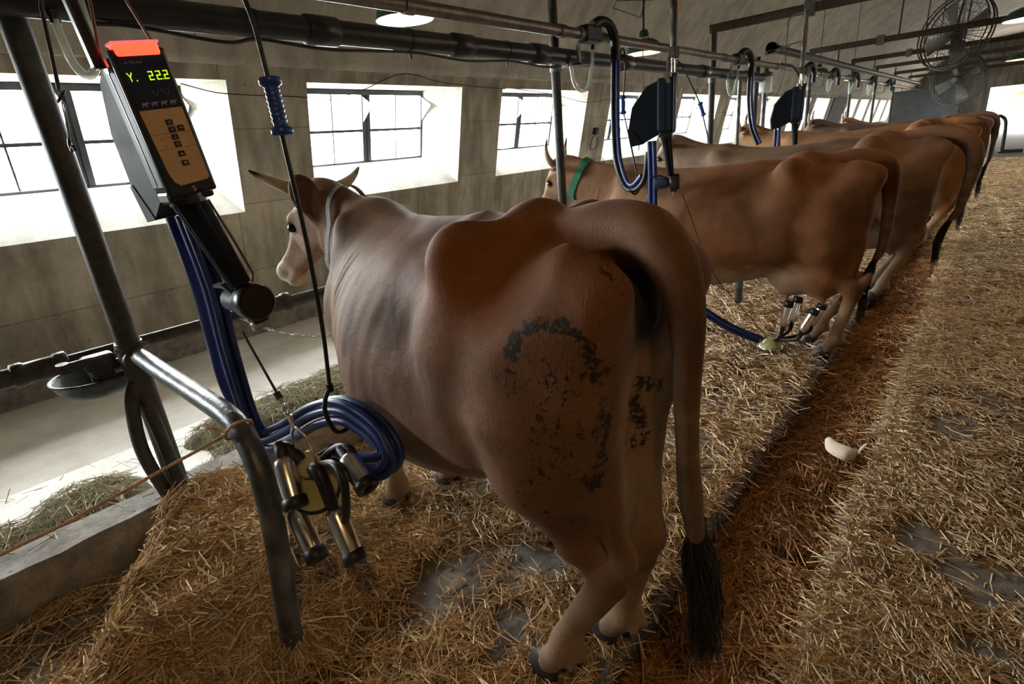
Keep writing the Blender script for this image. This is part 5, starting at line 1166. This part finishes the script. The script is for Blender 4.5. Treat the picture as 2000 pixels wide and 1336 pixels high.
o = pp.build('paper_scrap', plain('paper', (.66, .55, .47), .8, noise=.06, nscale=60), fix=False); tag(o, 'curled scrap of white paper lying on the straw in the gutter', 'paper')
sm = o.modifiers.new('thickness', 'SOLIDIFY'); sm.thickness = .0015
# ---------------------------------------------------------------- the cows
STAIN1 = [([(-.121, .262, 1.127), (-.138, .245, 1.156), (-.178, .223, 1.175), (-.209, .208, 1.176), (-.242, .193, 1.164), (-.26, .176, 1.132)], .030, 1.0),
    ([(-.26, .176, 1.132), (-.265, .157, 1.08), (-.268, .146, 1.032), (-.262, .146, .948), (-.249, .143, .879), (-.238, .155, .804)], .026, .85),
    ([(-.079, .283, 1.109), (-.102, .283, 1.084), (-.134, .265, 1.08)], .05, .45),
    ([(-.238, -.049, .972), (-.215, -.014, .972), (-.207, -.009, .936), (-.212, -.028, .872), (-.212, -.028, .817)], .032, .9),
    ([(-.191, .227, 1.104), (-.219, .215, 1.02), (-.203, .227, .901), (-.17, .2, .75)], .11, .50), ([(-.232, .135, 1.299), (-.29, .121, 1.26)], .03, .6)]
c1, V1, hw1, HM1 = cow(COW1, .0095, (-.7292, 1.0103, 0), R(166.69), 'brown cow turning its horned head, manure stains on its thigh, tail curled aside', PAL1, STAIN1, 1)
M_STRAP = plain('collar_webbing', (.30, .31, .30), .7, noise=.2, nscale=80)
def put_collar(c, V, hw, mat, w, back=.115, base=(1.25, .02, 1.12), off=.006):
    ax = np.array(hw(.0, 0, -.08)) - np.array(base); p = np.array(hw(.0, 0, -.085)) - ax/np.linalg.norm(ax)*back
    return strap('collar', c, neck_ring(V, p, ax, off, 48, .02, .24), ax, w, .005, mat)
_p = np.array(hw1(.0, 0, -.135)) + np.array((-.125, -.04, -.03)); _a = np.array((.93, .28, .02))
strap('collar', c1, neck_ring(V1, _p, _a, .006, 48, .02, .20), _a, .026, .005, M_STRAP)
T2 = [(-.02, 0, 1.275, .058), (-.12, 0, 1.310, .052), (-.20, 0, 1.318, .046), (-.265, 0, 1.295, .040), (-.305, 0, 1.23, .034), (-.318, .005, 1.12, .027), (-.322, .01, .98, .022), (-.322, .01, .82, .019), (-.32, .01, .66, .015)]
S2 = [(-.32, .01, .72), (-.322, .012, .62), (-.325, .015, .48), (-.327, .02, .34), (-.325, .02, .20)]
HP = [(-.004, .075, .015), (-.015, .12, .03), (-.045, .155, .065), (-.10, .175, .11), (-.16, .18, .14)]
def pose(**k):
    d = dict(poll=(1.74, .03, 1.40), head=(R(4), R(-50), 0), tail=T2, hock=(-.20, .085, .51), hoof=((.0, .12), (.02, -.12)), fore=((1.10, .13), (1.06, -.13)), udder=(.04, .60, (.25, .17, .16), 1),
        ear=((-.2, 1, -.15), (-.2, 1, -.15)), switch=S2, switch_w=.036, hairs=130, horns=HP, ribs=1, su=1.22); d.update(k); return d
PAL2 = dict(base=(.195, .074, .024), dark=(.11, .042, .015), pale=(.36, .25, .16), warm=(.22, .085, .028), udder=(.38, .20, .13))
PAL3 = dict(base=(.150, .085, .050), dark=(.075, .044, .027), pale=(.32, .24, .17), warm=(.14, .072, .038), udder=(.35, .21, .15))
PAL4 = dict(base=(.33, .15, .055), dark=(.21, .095, .036), pale=(.44, .31, .2), warm=(.33, .145, .05), udder=(.4, .23, .15))
PAL5 = dict(base=(.09, .038, .022), dark=(.042, .02, .014), pale=(.2, .13, .09), warm=(.09, .034, .02))
c2_, V2, hw2, HM2 = cow(pose(hoof=((-.14, .12), (-.02, -.13)), hock=(-.27, .10, .51), udder=(.02, .60, (.27, .18, .175), 1)), .013, (-.80, 3.94, 0), R(184), 'tan cow with green collar being milked, cups on its pink udder', PAL2, None, 12, scale=.96)
put_collar(c2_, V2, hw2, plain('green_webbing', (.01, .16, .085), .7, noise=.25, nscale=90), .055, .16, (1.55, 0, 1.14), .008)
TC = [(-.02, -.005, 1.275, .060), (-.12, -.01, 1.315, .056), (-.20, -.005, 1.328, .050), (-.285, .01, 1.318, .046), (-.355, .03, 1.27, .042), (-.395, .040, 1.20, .036), (-.41, .045, 1.10, .030), (-.40, .04, .95, .024), (-.385, .03, .80, .019), (-.375, .02, .66, .015)]
SC = [(-.376, .02, .72), (-.375, .02, .62), (-.378, .02, .50), (-.38, .02, .38), (-.38, .02, .27)]
cow(pose(tail=TC, switch=SC, hoof=((.0, .12), (.06, -.12)), poll=(1.62, .03, 1.42), su=1.24), .016, (-.60, 5.45, 0), R(181), 'greyish brown cow with tail curled outward beyond the cow being milked', PAL3, None, 23)
cow(pose(hoof=((.03, .12), (.0, -.12)), poll=(1.68, .02, 1.42), su=1.24), .018, (-.50, 7.70, 0), R(180), 'bright orange tan cow behind the greyish brown one', PAL4, None, 34, scale=1.03)
cow(pose(poll=(1.6, .02, 1.40), su=1.2), .022, (-.42, 10.4, 0), R(180), 'dark reddish brown cow with its rump near the far door', PAL5, None, 45, scale=1.04)
cow(pose(poll=(1.66, -.02, 1.44), su=1.22), .022, (-.52, 13.55, 0), R(180), 'farthest brown cow standing near the gable wall', PAL2, None, 56)
# ---------------------------------------------------------------- small things on walls and overhead, far end
jb = empty('junction_box', (-4.95, 7.91, 1.66), 0, 'small dark junction box with a loop of cable on the window wall', 'junction box'); jb.rotation_euler = (0, math.atan(SL), 0)
MB().rbox((-.02, -.05, -.05), (.05, .05, .05), .01).build('box', M_RUB, jb)
MB().tube(spline([(.02, -.02, -.05), (.03, -.11, -.16), (.03, -.08, -.27), (.03, .03, -.28), (.03, .10, -.19), (.02, .03, -.05)], 6), .006, 6).build('cable_loop', M_RUB, jb)
def wire(pts, r, label): return tag(MB().tube(spline(pts, 5), r, 5).build('wire', M_RUB), label, 'wire', 'old wires on the window wall')
wire([(-4.80, 1.80, 2.19), (-4.80, 2.05, 2.13), (-4.81, 2.35, 2.115), (-4.81, 2.60, 2.11), (-4.82, 2.90, 2.10)], .0045, 'thin wire sagging between the first two windows')
wire([(-4.83, 2.90, 2.04), (-4.82, 3.42, 2.16), (-4.77, 3.96, 2.33), (-4.78, 4.45, 2.27), (-4.79, 5.1, 2.23), (-4.80, 5.6, 2.22)], .0045, 'thin wire rising over the second window')
wire([(-4.80, 5.7, 2.23), (-4.80, 6.6, 2.17), (-4.83, 7.5, 2.07), (-4.80, 8.2, 2.12)], .0045, 'thin wire crossing the third window')
cr = empty('hanging_cord', (-2.9, 5.60, 4.32), 0, 'thin cord with a knot hanging in front of the second milking unit', 'cord')
MB().tube([(0, .03, .1), (0, .0, -2.38), (0, -.1, -2.95)], .005, 5).build('cord', M_RUB, cr); MB().lathe([(.001, -.015), (.014, -.008), (.014, .008), (.001, .015)], 10, Matrix.Translation((0, 0, -2.38))).build('knot', M_RUB, cr)
wr = empty('wire_bracket', (-3.1, 5.94, 2.70), 0, 'bent wire bracket hanging beside the warm lamp', 'bracket')
MB().tube([(0, .10, 1.60), (0, .09, .16), (0, -.0, -.0), (0, -.58, .03), (0, -.5, .10), (0, .30, .20)], .006, 6).build('wire', M_GALV, wr)
w3 = empty('wire_bracket', (-1.72, 6.40, 2.47), 0, 'bent wire bracket with a pull cord beside the third unit hanger', 'bracket')
MB().tube(spline([(.16, 0, .02), (.04, 0, .03), (-.02, 0, -.02), (-.02, 0, -.08)], 5), .012, 8).build('arm', M_GALV, w3)
MB().tube([(.14, 0, -.02), (.14, 0, -.22), (-.21, 0, -.26), (-.22, 0, -.29), (.02, 0, -.25)], .005, 6).build('wire', M_GALV, w3); MB().tube([(-.02, 0, -.07), (-.02, 0, -.50), (-.06, 0, -.66)], .004, 5).build('cord', M_RUB, w3)
for (y, z) in ((6.46, 2.53), (10.7, 2.57), (14.1, 2.60)):
    o = MB().rbox((-1.62, y-.035, z-.07), (-1.52, y+.04, z+.07), .008).build('beam_clip', M_GALV); tag(o, 'grey clip fastened round the overhead beam at %s' % {6.46: 'the brown post', 10.7: 'the second beam', 14.1: 'the third beam'}[y], 'clip', 'clips on the beams')
# far end: dark doorway in the window wall, pale partition, bent standpipe, trees outside
d = MB(); a, b = WIN0+9*WINP-.1, WIN0+9*WINP+WINW+.2; d.add([(wx(.0)+.03, a, 0), (wx(0)+.03, b, 0), (wx(2.25)+.03, b, 2.25), (wx(2.25)+.03, a, 2.25)], [(0, 1, 2, 3)]); o = structure(d.build('door_1', plain('dark_door', (.012, .011, .010), .8), fix=False)); sm = o.modifiers.new('thickness', 'SOLIDIFY'); sm.thickness = .03
structure(MB().box((-3.4, 27.4, 0), (-1.25, 27.5, 2.3)).build('wall_partition', plain('partition_board', (.20, .215, .235), .8, noise=.15, nscale=4)))
sp = empty('standpipe', (.22, 24.4, 0), 0, 'dark bent standpipe in the aisle before the far doorway', 'pipe'); MB().tube(spline([(-.30, 0, 1.12), (-.22, 0, 1.14), (-.08, 0, 1.0), (-.03, 0, .7), (0, 0, .1), (.10, 0, .04), (.5, 0, .04)], 6), .05, 8).build('pipe', M_RUB, sp); MB().rbox((-.1, -.15, 0), (.5, .15, .05), .01).build('foot', M_RUB, sp)
rng = np.random.default_rng(8)
for i, (x, y, s) in enumerate(((-5.5, 66, 2.6), (2.0, 72, 2.8), (9.5, 66, 2.6))):
    t = empty('tree', (x, y, -.35), 0, ('tall leafy tree left of the yard outside', 'leafy tree straight beyond the far doorway', 'leafy tree right of the yard outside')[i], 'tree', 'trees outside the far doorway')
    MB().tube([(0, 0, 0), (.1, 0, s*.6), (0, .1, s*1.1)], [.22, .16, .08], 10).build('trunk', M_RUST, t)
    B = Blob((-s, -s, s*.4), (s, s, s*2.3), .16)
    for k in range(26):
        p = rng.normal(0, .36, 3)*s; B.ell((p[0], p[1], s*1.35+p[2]*.9), np.array((.34, .34, .28))*s*rng.uniform(.6, 1.0), .2)
    V, F = B.mesh(); V += (np.stack([vnoise(V*2.2, 3), vnoise(V*2.2, 4), vnoise(V*2.2, 5)], 1)-.5)*.5
    np_mesh('crown', V, F, plain('leaves', (.10, .22, .04), .8, noise=.5, nscale=6), t)
